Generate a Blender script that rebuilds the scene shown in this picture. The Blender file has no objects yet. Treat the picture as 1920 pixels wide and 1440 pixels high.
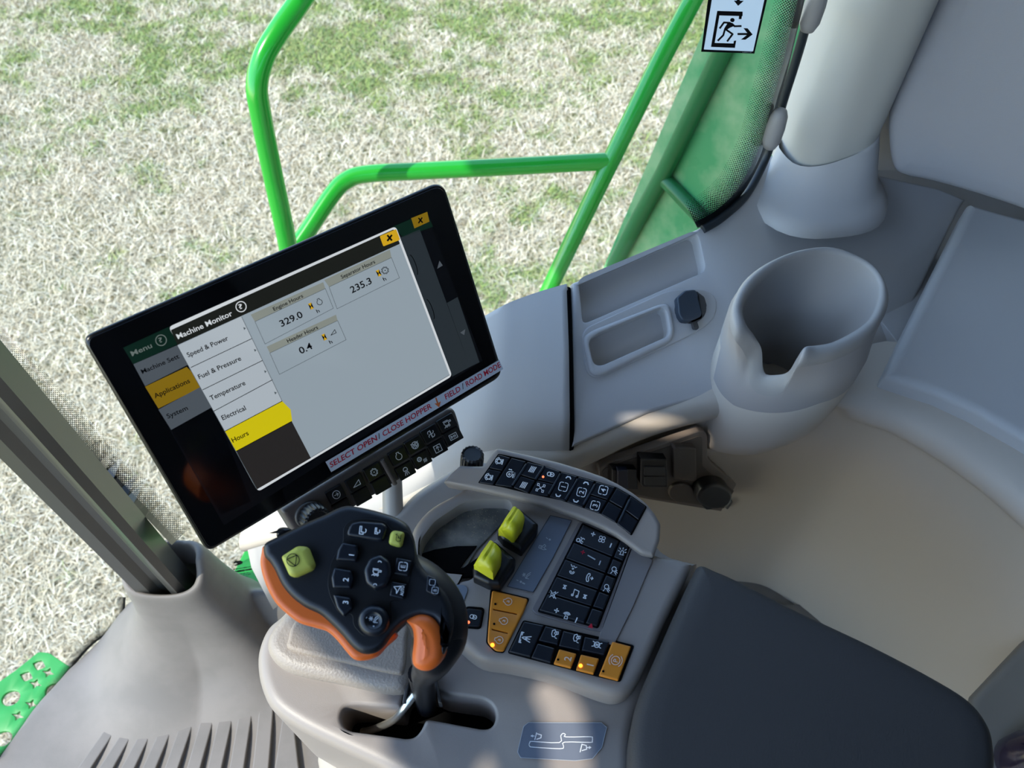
import bpy, bmesh, math, random
import numpy as np
from mathutils import Vector, Matrix
from mathutils.geometry import delaunay_2d_cdt
random.seed(4); np.random.seed(4)
C = bpy.context.scene.collection
V = Vector
# ------------------------------------------------------------------ camera, sky, sun, exposure
F = 1442.0; CAM = V((0, 0, 1.25)); PITCH = math.radians(53)
cam_d = bpy.data.cameras.new('camera'); cam_d.sensor_width = 36; cam_d.lens = 36*F/1920; cam_d.clip_start = 0.02
cam_d.dof.use_dof = True; cam_d.dof.focus_distance = .72; cam_d.dof.aperture_fstop = 10
cam = bpy.data.objects.new('camera', cam_d); C.objects.link(cam)
cam.location = CAM; cam.rotation_euler = (math.pi/2-PITCH, 0, 0)
sc = bpy.context.scene; sc.camera = cam
sc.view_settings.view_transform = 'Standard'; sc.view_settings.look = 'None'
sc.view_settings.gamma = 1; sc.view_settings.exposure = 0.0
try: sc.view_settings.use_curve_mapping = False
except Exception: pass
SUN = V((-0.55, -0.30, 0.78)).normalized()           # direction to the sun
w = bpy.data.worlds.new('sky'); sc.world = w; w.use_nodes = True
nt = w.node_tree; bg = nt.nodes['Background']
sky = nt.nodes.new('ShaderNodeTexSky'); sky.sky_type = 'NISHITA'; sky.sun_disc = False
sky.sun_elevation = math.asin(SUN.z); sky.sun_rotation = math.atan2(SUN.x, SUN.y); sky.air_density = 1.0; sky.dust_density = 0.2; sky.ozone_density = 1.4
nt.links.new(sky.outputs[0], bg.inputs[0]); bg.inputs[1].default_value = 0.60
sd = bpy.data.lights.new('sun', 'SUN'); sd.energy = 5.4; sd.angle = math.radians(0.5); sd.color = (1.0, 0.93, 0.82)
so = bpy.data.objects.new('sun', sd); C.objects.link(so); so.location = (-5, -2, 8)
so.rotation_euler = SUN.to_track_quat('Z', 'Y').to_euler()

# ------------------------------------------------------------------ geometry helpers
FW = V((0, math.cos(PITCH), -math.sin(PITCH))); UP = V((0, math.sin(PITCH), math.cos(PITCH))); RT = V((1, 0, 0))
def ray(u, v): return RT*((u-960)/F) + UP*((720-v)/F) + FW
def Z(u, v, z):
    r = ray(u, v); return CAM + r*((z-CAM.z)/r.z)
class Pl:                                             # a plane in the cab; at() meets it with a line of sight
    def __init__(s, p, n): s.p = V(p); s.n = V(n).normalized()
    def at(s, u, v=None, off=0.0):
        if v is None: u, v = u
        r = ray(u, v); return CAM + r*((s.p-CAM).dot(s.n)+off)/r.dot(s.n)
def HP(z): return Pl((0, 0, z), (0, 0, 1))
def Pl3(a, b, c):
    n = (b-a).cross(c-a)
    if n.dot(CAM-a) < 0: n = -n
    return Pl(a, n)
def crop(x0, y0, s): return lambda *p: (x0+s*p[0], y0+s*p[1])
def crs(f, pts): return [f(*p) for p in pts]
c1 = crop(140, 330, .27083); c2 = crop(600, 330, .20833); c3 = crop(380, 640, .30208); c4 = crop(460, 920, .22917)
c5 = crop(780, 820, .27083); cD = crop(820, 1000, .21875); cB = crop(460, 1140, .27083); cL = crop(900, 1240, .17708)
cS = crop(1060, 780, .1875); cW = crop(1040, 420, .35417); cT = crop(1240, 0, .35417); cF = crop(0, 960, .33333)
cM = crop(0, 600, .27778); cR = crop(1160, 870, .39583); cQ = crop(1160, 620, .39583); cK = crop(560, 750, .17708)
cX = crop(1290, 0, .140625); cP = crop(1020, 980, .14587); cO = crop(860, 1100, .104167); cG = crop(0, 1180, .18054); cY = crop(400, 980, .0972)

def rnd(poly, r, n=5):                                # round the corners of a polygon
    out = []; N = len(poly)
    for i in range(N):
        p = V(poly[i]); a = V(poly[i-1]); b = V(poly[(i+1) % N]); ri = r[i] if isinstance(r, (list, tuple)) else r
        da = (a-p).length; db = (b-p).length
        if ri <= 0 or da < 1e-9 or db < 1e-9: out.append(p); continue
        s = p+(a-p)*(min(ri, da*.48)/da); e = p+(b-p)*(min(ri, db*.48)/db)
        for k in range(n+1):
            t = k/n; out.append(s*(1-t)**2+p*(2*t*(1-t))+e*t*t)
    return [tuple(q) for q in out]
def cr(pts, n=6, closed=True):                        # smooth curve through points
    P = [V(p) for p in pts]; N = len(P); out = []
    for i in range(N if closed else N-1):
        if closed: a, b, c, d = P[i-1], P[i], P[(i+1) % N], P[(i+2) % N]
        else: a, b, c, d = P[max(i-1, 0)], P[i], P[i+1], P[min(i+2, N-1)]
        for k in range(n):
            t = k/n
            out.append(.5*((2*b)+(c-a)*t+(2*a-5*b+4*c-d)*t*t+(3*b-a-3*c+d)*t**3))
    if not closed: out.append(P[-1])
    return [tuple(q) for q in out]
def resamp(pts, n):
    P = [V(p) for p in pts]; L = [0]
    for i in range(1, len(P)): L.append(L[-1]+(P[i]-P[i-1]).length)
    out = []; j = 0
    for k in range(n):
        d = L[-1]*k/(n-1)
        while j < len(P)-2 and L[j+1] < d: j += 1
        t = (d-L[j])/max(L[j+1]-L[j], 1e-9); out.append(P[j].lerp(P[j+1], min(max(t, 0), 1)))
    return out
def ell(cx, cy, rx, ry=None, n=24, rot=0, a0=0, a1=360):
    ry = rx if ry is None else ry; ca, sa = math.cos(math.radians(rot)), math.sin(math.radians(rot)); o = []
    m = n if a1-a0 >= 360 else n+1
    for k in range(m):
        t = math.radians(a0+(a1-a0)*k/n); x, y = rx*math.cos(t), ry*math.sin(t)
        o.append((cx+x*ca-y*sa, cy+x*sa+y*ca))
    return o

# ------------------------------------------------------------------ objects
def finish(name, me, mats, parent=None, smooth=40):
    if not isinstance(mats, (list, tuple)): mats = [mats]
    for m in mats: me.materials.append(m)
    if smooth:
        me.polygons.foreach_set('use_smooth', [True]*len(me.polygons)); me.set_sharp_from_angle(angle=math.radians(smooth))
    o = bpy.data.objects.new(name, me); C.objects.link(o)
    if parent is None:
        if len(me.vertices):
            co = np.empty(len(me.vertices)*3); me.vertices.foreach_get('co', co); co = co.reshape(-1, 3)
            c = (co.min(0)+co.max(0))/2; c[2] = co[:, 2].min(); me.vertices.foreach_set('co', (co-c).ravel()); me.update(); o.location = c
    else:
        o.parent = parent
        loc = V(parent.location) if parent.parent is None else V((0, 0, 0))
        o.matrix_parent_inverse = Matrix.Translation(-loc)
    return o
def fromdata(name, vs, fs, mats, parent=None, smooth=40, mi=None):
    me = bpy.data.meshes.new(name); me.from_pydata([tuple(v) for v in vs], [], fs); me.validate()
    if mi and len(mi) == len(me.polygons): me.polygons.foreach_set('material_index', mi)
    me.update(); return finish(name, me, mats, parent, smooth)
def tag(o, label=None, cat=None, group=None, kind=None):
    if label: o['label'] = label
    if cat: o['category'] = cat
    if group: o['group'] = group
    if kind: o['kind'] = kind
    return o
def thing(name, loc, label, cat, group=None):
    o = bpy.data.objects.new(name, None); o.empty_display_size = .03; C.objects.link(o); o.location = loc
    return tag(o, label, cat, group)
def basis(n):
    n = V(n).normalized(); a = V((1, 0, 0)) if abs(n.x) < .8 else V((0, 1, 0))
    e1 = (a-n*a.dot(n)).normalized(); return e1, n.cross(e1), n
def area2(L): return .5*sum(L[i-1][0]*L[i][1]-L[i][0]*L[i-1][1] for i in range(len(L)))
def inset2(L, d):
    """move every edge of a closed outline inwards by d; edges that would flip are dropped onto a common corner"""
    N = len(L); E = []
    for i in range(N):
        a, b = V(L[i]), V(L[(i+1) % N]); e = b-a
        E.append(None if e.length < 1e-7 else e.normalized())
    alive = [e is not None for e in E]
    def meet(i, j):                                   # corner between offset edges i and j
        a = V(L[i]); n1 = V((-E[i].y, E[i].x)); b = V(L[j]); n2 = V((-E[j].y, E[j].x)); den = E[i].x*E[j].y-E[i].y*E[j].x
        p = a+n1*d; q = b+n2*d
        if abs(den) < .02:
            return (V(L[(i+1) % N])+V(L[j]))/2+(n1+n2)*.5*d
        t = ((q.x-p.x)*E[j].y-(q.y-p.y)*E[j].x)/den; c = p+E[i]*t; v0 = (V(L[(i+1) % N])+V(L[j]))/2
        if (c-v0).length > 2.5*abs(d)+(V(L[(i+1) % N])-V(L[j])).length: return v0+(n1+n2)*.5*d
        return c
    for it in range(12):
        idx = [i for i in range(N) if alive[i]]
        if len(idx) < 3: break
        P = [None]*N
        for a, i in enumerate(idx):
            pr = idx[a-1]; c = meet(pr, i); k = (pr+1) % N
            while True:
                P[k] = c
                if k == i: break
                k = (k+1) % N
        bad = False
        for a, i in enumerate(idx):
            e = P[(i+1) % N]-P[i]
            if e.dot(E[i]) < 0 and d != 0: alive[i] = False; bad = True
        if not bad: break
    return [tuple(p) for p in P]
def cdt_fill(bm, edges, o, e1, e2, n):
    vl = list({v for e in edges for v in e.verts}); ix = {v: i for i, v in enumerate(vl)}; h = sum((v.co-o).dot(n) for v in vl)/len(vl)
    r = delaunay_2d_cdt([V(((v.co-o).dot(e1), (v.co-o).dot(e2))) for v in vl], [(ix[e.verts[0]], ix[e.verts[1]]) for e in edges], [], 1, 1e-7)
    ov, of, orig = r[0], r[2], r[3]
    nv = [vl[orig[i][0]] if orig[i] else bm.verts.new(o+e1*ov[i].x+e2*ov[i].y+n*h) for i in range(len(ov))]
    sg = [((e.verts[0].co-o).dot(e1), (e.verts[0].co-o).dot(e2), (e.verts[1].co-o).dot(e1), (e.verts[1].co-o).dot(e2)) for e in edges]
    for f in of:
        cx = sum(ov[i].x for i in f)/len(f); cy = sum(ov[i].y for i in f)/len(f)
        if sum(1 for ax, ay, bx, by in sg if (ay > cy) != (by > cy) and cx < ax+(bx-ax)*(cy-ay)/(by-ay)) % 2 == 0: continue
        try: bm.faces.new([nv[i] for i in f])
        except ValueError: pass
def plate(name, loop, n, thick, r, mats, parent=None, holes=(), hdepth=None, hr=.0015, dome=0, segs=4, smooth=40, draft=0, through=False):
    """solid slab: top outline `loop` (3-D), rounded top edge r, walls down by thick, holes cut through the top with walls of their own"""
    e1, e2, n = basis(n); o = V(loop[0])
    def to2(p): d = V(p)-o; return (d.dot(e1), d.dot(e2))
    L = [to2(p) for p in loop]; hts = [(V(p)-o).dot(n) for p in loop]; h0 = sum(hts)/len(hts)
    if area2(L) < 0: L.reverse()
    vs = []; fs = []; N = len(L)
    def ring(L2, h): 
        s = len(vs)
        for x, y in L2: vs.append(o+e1*x+e2*y+n*(h0+h))
        return s
    def bridge(a, b, N):
        for i in range(N): j = (i+1) % N; fs.append((a+i, a+j, b+j, b+i))
    r = min(r, thick*.95)
    rings = [ring(inset2(L, -draft) if draft else L, -thick), ring(L, -r)]
    for k in range(1, segs+1):
        t = math.pi/2*k/segs; rings.append(ring(inset2(L, r*(1-math.cos(t))), -r*(1-math.sin(t))))
    Lc = inset2(L, r*1.15)
    if dome:
        for k in range(1, 5): rings.append(ring(inset2(L, r+dome[0]*k/4), dome[1]*math.sin(math.pi/2*k/4)))
    elif r > 0: rings.append(ring(Lc, 0))
    for a, b in zip(rings, rings[1:]): bridge(a, b, N)
    top = rings[-1]
    if not through: fs.append(tuple(rings[0]+i for i in reversed(range(N))))
    caps = []
    if holes:
        hd = thick if through else (hdepth or thick)
        for H in holes:
            Hh = [to2(p) for p in H]
            if area2(Hh) < 0: Hh.reverse()
            M = len(Hh); a = ring(inset2(Hh, -hr), 0); b = ring(inset2(Hh, -hr*.3), -hr*.3); c = ring(Hh, -hr); d = ring(inset2(Hh, draft*.3+.0005), -hd)
            for p, q in ((a, b), (b, c), (c, d)):
                for i in range(M): j = (i+1) % M; fs.append((p+i, p+j, q+j, q+i))
            if not through: fs.append(tuple(d+i for i in range(M)))
        bm = bmesh.new(); bv = [bm.verts.new(v) for v in vs]
        for f in fs:
            try: bm.faces.new([bv[i] for i in f])
            except ValueError: pass
        bmesh.ops.remove_doubles(bm, verts=bm.verts, dist=1e-6); ed = [e for e in bm.edges if len(e.link_faces) == 1]
        lo = [e for e in ed if ((e.verts[0].co+e.verts[1].co)/2-o).dot(n) < h0-thick*.6]; hi = [e for e in ed if e not in set(lo)]
        for part_ in (hi, lo):
            if part_: cdt_fill(bm, part_, o, e1, e2, n)
        bmesh.ops.recalc_face_normals(bm, faces=bm.faces)
        me = bpy.data.meshes.new(name); bm.to_mesh(me); bm.free()
        return finish(name, me, mats, parent, smooth)
    fs.append(tuple(top+i for i in range(N)))
    return fromdata(name, vs, fs, mats, parent, smooth)
def pxplate(name, px, pl, thick, r, mats, parent=None, rr=0, holes=(), hrr=3, **k):
    px = rnd(px, rr) if rr else px
    hs = [[pl.at(p) for p in (rnd(h, hrr) if hrr else h)] for h in holes]
    return plate(name, [pl.at(p) for p in px], pl.n, thick, r, mats, parent, holes=hs, **k)
def loft(name, rings, mats, parent=None, closed=True, cap0=False, cap1=False, smooth=60, thick=0):
    M = len(rings[0]); vs = [V(p) for R in rings for p in R]; fs = []
    for a in range(len(rings)-1):
        for i in range(M if closed else M-1):
            j = (i+1) % M; fs.append((a*M+i, a*M+j, (a+1)*M+j, (a+1)*M+i))
    if cap0: fs.append(tuple(reversed(range(M))))
    if cap1: fs.append(tuple((len(rings)-1)*M+i for i in range(M)))
    o = fromdata(name, vs, fs, mats, parent, smooth)
    if thick:
        md = o.modifiers.new('solid', 'SOLIDIFY'); md.thickness = thick; md.offset = -1
    return o
def tube(name, path, rad, mats, parent=None, n=16, smooth=60, caps=True):
    P = [V(p) for p in path]; rs = rad if isinstance(rad, (list, tuple)) else [rad]*len(P); rings = []; e = None
    for i, p in enumerate(P):
        t = (P[min(i+1, len(P)-1)]-P[max(i-1, 0)]).normalized()
        if e is None: e = basis(t)[0]
        e = (e-t*e.dot(t)).normalized(); f = t.cross(e)
        rings.append([p+(e*math.cos(a)+f*math.sin(a))*rs[i] for a in [2*math.pi*k/n for k in range(n)]])
    return loft(name, rings, mats, parent, True, caps, caps, smooth)
def box(name, p0, p1, mats, parent=None):
    x0, y0, z0 = p0; x1, y1, z1 = p1
    vs = [(x, y, z) for z in (z0, z1) for y in (y0, y1) for x in (x0, x1)]
    return fromdata(name, vs, [(0, 2, 3, 1), (4, 5, 7, 6), (0, 1, 5, 4), (2, 6, 7, 3), (0, 4, 6, 2), (1, 3, 7, 5)], mats, parent, 0)

_glyph = {}
def glyphs(s):
    if s in _glyph: return _glyph[s]
    cu = bpy.data.curves.new('t', 'FONT'); cu.body = s; cu.size = 1.0; cu.resolution_u = 3; cu.offset = 0.014
    o = bpy.data.objects.new('t', cu); C.objects.link(o); bpy.context.view_layer.update()
    me = bpy.data.meshes.new_from_object(o.evaluated_get(bpy.context.evaluated_depsgraph_get()))
    vs = [(v.co.x, v.co.y) for v in me.vertices]; fs = [tuple(p.vertices) for p in me.polygons]
    bpy.data.objects.remove(o); bpy.data.curves.remove(cu); bpy.data.meshes.remove(me)
    _glyph[s] = (vs, fs); return _glyph[s]
class Ink:                                            # printed marks lying on a plane, one mesh
    def __init__(s, pl, base=.0004): s.pl = pl; s.base = base; s.vs = []; s.fs = []; s.mi = []; s.mats = []
    def m(s, mat):
        if mat not in s.mats: s.mats.append(mat)
        return s.mats.index(mat)
    def poly(s, pts, mat, lay=0, r=0):
        if r: pts = rnd(pts, r)
        b = len(s.vs); P = [s.pl.at(p, off=s.base+lay*.00012) for p in pts]
        a = area2([tuple(p) for p in pts])
        s.vs += P; f = tuple(range(b, b+len(P))); s.fs.append(f if a < 0 else f[::-1]); s.mi.append(s.m(mat))
    def line(s, pts, wd, mat, lay=1, closed=False):
        P = [V(p) for p in pts]; 
        if closed: P.append(P[0])
        for i in range(len(P)-1):
            a, b = P[i], P[i+1]; d = b-a
            if d.length < 1e-6: continue
            d.normalize(); q = V((-d.y, d.x))*wd/2; a = a-d*wd*.25; b = b+d*wd*.25
            s.poly([tuple(a+q), tuple(a-q), tuple(b-q), tuple(b+q)], mat, lay+.02*(i % 2))
    def text(s, t, p0, p1, h, mat, lay=2, up=None, shear=0, both=False):
        vs, fs = glyphs(t); x0 = min(v[0] for v in vs); x1 = max(v[0] for v in vs); p0 = V(p0); p1 = V(p1)
        X = (p1-p0)/max(x1-x0, 1e-6)
        if up is None: u = V((X.y, -X.x)).normalized()
        else: u = V(up).normalized()
        Y = u*h/.7; b = len(s.vs)
        for x, y in vs: s.vs.append(s.pl.at(tuple(p0+X*(x-x0+shear*y)+Y*y), off=s.base+lay*.00012))
        for f in fs: s.fs.append(tuple(b+i for i in f)); s.mi.append(s.m(mat))
    def build(s, name, parent=None):
        if not s.fs: return None
        me = bpy.data.meshes.new(name); me.from_pydata([tuple(v) for v in s.vs], [], s.fs)
        me.polygons.foreach_set('material_index', s.mi); me.update(); return finish(name, me, s.mats, parent, 0)
# icons: polylines in a unit square, drawn with a centre, right and up vectors in the photo frame
def arc(cx, cy, r, a0, a1, n=10): return [(cx+r*math.cos(math.radians(a0+(a1-a0)*k/n)), cy+r*math.sin(math.radians(a0+(a1-a0)*k/n))) for k in range(n+1)]
def gearp(r, n=8, d=.22):
    o = []
    for k in range(n):
        a = 360/n*k
        for da, q in ((-14, r), (-10, r+d), (10, r+d), (14, r)):
            t = math.radians(a+da); o.append((q*math.cos(t), q*math.sin(t)))
    return o+[o[0]]
sq = lambda x0, y0, x1, y1: [(x0, y0), (x1, y0), (x1, y1), (x0, y1), (x0, y0)]
ICON = {
 'gear': [gearp(.62), arc(0, 0, .08, 0, 360, 6)],
 'engine': [[(-.3, .55), (-.3, .9), (.3, .9), (.3, .55)]+arc(0, -.1, .72, 62, -242, 16)],
 'headr': [[(-.9, -.6), (.9, -.6), (.9, .5), (-.9, -.6)]],
 'plus': [[(-.8, 0), (.8, 0)], [(0, -.8), (0, .8)]], 'minus': [[(-.8, 0), (.8, 0)]],
 'arrowc': [arc(0, 0, .9, 0, 360, 18), [(-.5, 0), (.5, 0)], [(.1, .4), (.5, 0), (.1, -.4)]],
 'fan': [arc(.4, .4, .38, 0, 360, 8), arc(-.4, .4, .38, 0, 360, 8), arc(.4, -.4, .38, 0, 360, 8), arc(-.4, -.4, .38, 0, 360, 8)],
 'lamp': [arc(0, .35, .5, -30, 210, 10)+[(.43, .1)], [(-.2, -.1), (-.5, -.9)], [(.05, -.1), (0, -.95)], [(.3, -.1), (.5, -.9)]],
 'screenb': [sq(-.9, -.6, .9, .6), [(-.55, .3), (-.55, -.3), (-.15, 0), (-.55, .3)], [(.1, .3), (.1, -.3)], [(.5, .3), (.5, -.3)], [(.1, 0), (.5, 0)]],
 'up_sq': [sq(-.8, -.8, .8, .8), [(0, -.5), (0, .4)], [(-.4, .1), (0, .5), (.4, .1)]],
 'snow': [[(-.6, 0), (.6, 0)], [(-.3, .52), (.3, -.52)], [(-.3, -.52), (.3, .52)], arc(0, 0, .35, 0, 360, 8)],
 'heat': [[(-.5, -.6), (-.3, -.2), (-.5, .2), (-.3, .6)], [(0, -.6), (.2, -.2), (0, .2), (.2, .6)], [(.5, -.6), (.7, -.2), (.5, .2), (.7, .6)]],
 'sieve': [arc(0, 0, .8, 0, 360, 14), [(-.6, -.4), (.6, .4)], [(-.6, 0), (.4, .6)], [(-.3, -.7), (.7, 0)], [(-.5, .5), (.5, -.5)], [(-.9, .6), (-.6, .4)], [(.9, .6), (.6, .4)]],
 'blades': [arc(-.3, .4, .4, 0, 200, 6), arc(.3, .4, .4, 180, 380, 6), arc(-.3, -.4, .4, 0, 200, 6), arc(.3, -.4, .4, 180, 380, 6), [(0, -.9), (0, .9)]],
 'combine': [[(-.8, .1), (-.8, .5), (.9, .5), (.9, .2), (.3, .2), (.3, -.3), (-.5, -.3), (-.8, .1)], [(-.9, .75), (.3, .75)], arc(.2, -.5, .2, 0, 360, 8), arc(-.4, -.5, .2, 0, 360, 8), [(-.5, -.3), (-1, -.7)]],
 'tri': [[(-.7, -.6), (.7, -.6), (0, .7), (-.7, -.6)], [(-.3, -.35), (.3, -.35), (0, .25), (-.3, -.35)]],
 'triin': [arc(0, 0, .95, 0, 360, 20), [(-.95, 0), (.45, .8), (.45, -.8), (-.95, 0)]],
 'lock': [arc(-.35, 0, .45, 0, 360, 12), arc(.35, 0, .45, -90, 90, 8)+[(.35, .45), (-.05, .45), (-.05, -.45), (.35, -.45)], [(.2, 0), (.5, 0)]],
 'park': [arc(0, 0, .62, 0, 360, 18), arc(0, 0, .95, -50, 50, 8), arc(0, 0, .95, 130, 230, 8)],
 'eng_s': [[(-.9, .25), (-.65, .3)]+arc(.1, 0, .75, 150, -150, 16)+[(-.65, -.3), (-.9, -.25), (-.9, .25)], [(-.1, .2), (.3, -.2)], [(-.2, -.1), (.2, .2), (.35, 0)]],
 'unload': [[(-.9, .9), (-.5, .9)], [(-.9, .9), (-.9, -.9)], [(-.9, -.9), (-.5, -.9)], [(-.7, .9), (-.7, .4)], [(-.7, -.4), (-.7, -.9)], [(-.5, .1), (.9, .5)], [(-.6, 0), (.9, -.5)], [(.8, 0), (0, 0)], [(.3, .25), (0, 0), (.3, -.25)]],
 'body': [[(-.7, .6), (-.2, .9), (.1, .5), (.6, .6), (.7, .1), (.2, -.1), (.1, -.6), (-.4, -.7), (-.7, -.2), (-.7, .6)], arc(.1, .2, .25, 0, 360, 8), [(.2, -.8), (.6, -.9)]],
 'diff': [[(-.9, .5), (-.4, .3), (-.4, -.3), (-.9, -.5)], [(.9, .5), (.4, .3), (.4, -.3), (.9, -.5)], arc(0, 0, .55, 0, 360, 12), [(-.2, .2), (.2, -.2)], [(-.2, -.2), (.2, .2)]],
 'phone': [[(-.5, .9), (-.2, .9), (-.1, .5), (-.3, .2), (-.3, -.2), (-.1, -.5), (-.2, -.9), (-.5, -.9), (-.75, -.4), (-.75, .4), (-.5, .9)], [(.1, 0), (.7, 0)], [(.4, .3), (.7, 0), (.4, -.3)]],
 'voice': [arc(0, -.5, .5, 180, 360, 8), arc(0, -.4, .3, 180, 360, 8), arc(0, .1, .15, 0, 360, 6), [(-.6, .9), (-.3, .5), (.1, .7), (.4, .4), (.7, .6)]],
 'note': [[(-.5, -.5), (-.5, .7), (.5, .5), (.5, -.6)], arc(-.65, -.55, .2, 0, 360, 6), arc(.35, -.65, .2, 0, 360, 6)],
 'vol': [[(-.4, -.9), (.4, -.9), (.3, -.2), (-.3, -.2), (-.4, -.9)], arc(0, -.2, .5, 30, 150, 6), arc(0, -.2, .75, 30, 150, 6), arc(0, -.2, 1.0, 30, 150, 6)],
 'mute': [[(-.6, -.3), (-.2, -.3), (.3, -.8), (.3, .8), (-.2, .3), (-.6, .3), (-.6, -.3)], [(-.9, .8), (.8, -.8)], [(-.8, -.8), (.9, .8)]],
 'seat': [arc(-.5, -.1, .4, 0, 360, 8), [(-.1, .7), (.3, .5), (.2, -.1), (.7, -.3)], [(-.2, .3), (.1, -.5), (.6, -.7)], [(.5, .6), (.9, .4)]],
 'beacon': [[(-.5, -.7), (.5, -.7)], [(-.35, -.7), (-.3, 0)]+arc(0, 0, .3, 180, 0, 6)+[(.35, -.7)], [(-.5, .5), (-.8, .8)], [(.5, .5), (.8, .8)], [(0, .6), (0, 1)], [(-.6, 0), (-.95, .1)], [(.6, 0), (.95, .1)]],
 'work': [arc(-.1, .3, .5, -20, 250, 10), [(-.4, -.3), (.1, -.2), (.7, .1)], [(.2, -.4), (.7, -.9)], [(.4, -.2), (.9, -.5)], [(-.4, -.5), (-.6, -.9)]],
 'next': [[(-.5, -.5), (.5, -.5), (0, .5), (-.5, -.5)], [(-.6, .7), (.6, .7)]],
 'rotor': [gearp(.42, 7, .2), arc(0, 0, .85, 100, 250, 8), [(.7, -.6), (.7, .6)], [(.9, -.6), (.9, .6)]],
 'conc': [[(-.7, -.7), (-.3, .7)], [(-.35, -.7), (.05, .7)], [(0, -.7), (.4, .7)], [(.35, -.7), (.75, .7)]],
 'turbo': [arc(0, -.2, .6, 90, 400, 12), [(0, .4), (.7, .5)], arc(0, -.2, .2, 0, 360, 6), [(-.4, .8), (-.3, .95), (-.1, .8), (.1, .95), (.3, .8)], [(.85, -.8), (.85, .1)]],
 'drive': [sq(-.9, .4, -.5, .9), sq(.5, .4, .9, .9), sq(-.9, -.9, -.5, -.4), sq(.5, -.9, .9, -.4), [(-.5, .5), (.5, -.5)], [(-.5, -.5), (.5, .5)]],
 'roundsq': [arc(.5, .5, .35, 0, 90, 3)+[(.15, .85)], [(-.15, .85)]+arc(-.5, .5, .35, 90, 180, 3)+arc(-.5, -.5, .35, 180, 270, 3)+[(-.15, -.85)], [(.15, -.85)]+arc(.5, -.5, .35, 270, 360, 3)+[(.85, .5)]],
 'chev': [[(-.9, -.3), (-.5, .35), (.5, .35), (.9, -.3)]],
 'spout': [[(-.7, .9), (-.3, .9), (-.3, -.4), (.2, -.4), (.2, -.9), (-.7, -.9), (-.7, .9)], arc(.2, 0, .6, -60, 40, 5)],
 'fold': [[(-.5, .6), (-.2, .8), (-.3, -.5), (.2, -.9)], [(0, .5), (.3, .2), (.1, 0), (.6, -.1)], [(.7, .6), (.7, -.7), (.3, -.7)]],
 'reel': [[(-.9, 0), (-.1, 0)], [(-.7, .35), (-.3, -.35)], [(-.7, -.35), (-.3, .35)], [(0, -.6), (.3, .3), (.9, .8)], [(.2, -.7), (.5, 0), (.9, .4)], [(.1, -.6), (.8, -.6)]],
 'steer': [[(-.8, .6), (.8, .9), (0, -.9), (-.1, -.1), (-.8, .6)]],
 'chute': [[(-.9, -.3), (-.9, .3), (-.1, .3), (.2, .8), (.6, .5), (.2, 0), (.9, -.3), (.3, -.5), (-.9, -.3)], arc(-.3, 0, .2, 0, 360, 6)],
 'dots': [],
}
def icon(ink, name, c, R, U, mat, wd=1.4, lay=2):
    c = V(c); R = V(R); U = V(U)
    for pl in ICON[name]: ink.line([tuple(c+R*x+U*y) for x, y in pl], wd, mat, lay)

# ------------------------------------------------------------------ materials
def lin(c):
    o = []
    for x in c[:3]:
        x /= 255; o.append(x/12.92 if x <= .04045 else ((x+.055)/1.055)**2.4)
    return (*o, 1)
MATS = {}
def mat(name, rgb, rough=.5, spec=.5, metal=0, bump=0, bscale=900, emit=0, noise=0, nscale=8, rgb2=None, coat=0, emc=None, stretch=None):
    if name in MATS: return MATS[name]
    m = bpy.data.materials.new(name); m.use_nodes = True; t = m.node_tree; b = t.nodes['Principled BSDF']
    b.inputs['Base Color'].default_value = lin(rgb); b.inputs['Roughness'].default_value = rough; b.inputs['Metallic'].default_value = metal
    b.inputs['Specular IOR Level'].default_value = spec; b.inputs['Coat Weight'].default_value = coat
    tc = t.nodes.new('ShaderNodeTexCoord')
    if bump:
        n = t.nodes.new('ShaderNodeTexNoise'); n.inputs['Scale'].default_value = bscale; n.inputs['Detail'].default_value = 3
        bp = t.nodes.new('ShaderNodeBump'); bp.inputs['Strength'].default_value = bump; bp.inputs['Distance'].default_value = .001
        t.links.new(tc.outputs['Object'], n.inputs['Vector']); t.links.new(n.outputs['Fac'], bp.inputs['Height']); t.links.new(bp.outputs[0], b.inputs['Normal'])
    if rgb2:
        n = t.nodes.new('ShaderNodeTexNoise'); n.inputs['Scale'].default_value = nscale; n.inputs['Detail'].default_value = 5; n.inputs['Roughness'].default_value = .6
        r = t.nodes.new('ShaderNodeValToRGB'); r.color_ramp.elements[0].position = .4; r.color_ramp.elements[1].position = .62+noise
        r.color_ramp.elements[0].color = lin(rgb); r.color_ramp.elements[1].color = lin(rgb2)
        src = tc.outputs['Object']
        if stretch:
            mp = t.nodes.new('ShaderNodeMapping'); mp.inputs['Scale'].default_value = stretch; t.links.new(src, mp.inputs['Vector']); src = mp.outputs[0]
        t.links.new(src, n.inputs['Vector']); t.links.new(n.outputs['Fac'], r.inputs[0]); t.links.new(r.outputs[0], b.inputs['Base Color'])
    if emit:
        b.inputs['Emission Color'].default_value = lin(emc or rgb); b.inputs['Emission Strength'].default_value = emit
    MATS[name] = m; return m
TAUPE = mat('taupe_plastic', (148, 139, 132), .42, .5, bump=.10, bscale=1400)
TAUPE_T = mat('taupe_textured_plastic', (152, 142, 132), .45, .5, bump=.5, bscale=450)
WALLP = mat('beige_wall_plastic', (208, 196, 180), .55, .4, bump=.08, bscale=1200)
SILL = mat('grey_sill_plastic', (196, 192, 188), .55, .4, bump=.12, bscale=1300)
PILLAR = mat('pale_pillar_plastic', (196, 192, 182), .6, .35, bump=.1, bscale=1100)
FLOORM = mat('floor_mat_rubber', (122, 117, 112), .55, .35, bump=.15, bscale=900, rgb2=(130, 124, 119), nscale=14)
ARM = mat('armrest_vinyl', (60, 58, 58), .62, .35, bump=.25, bscale=800)
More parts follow.
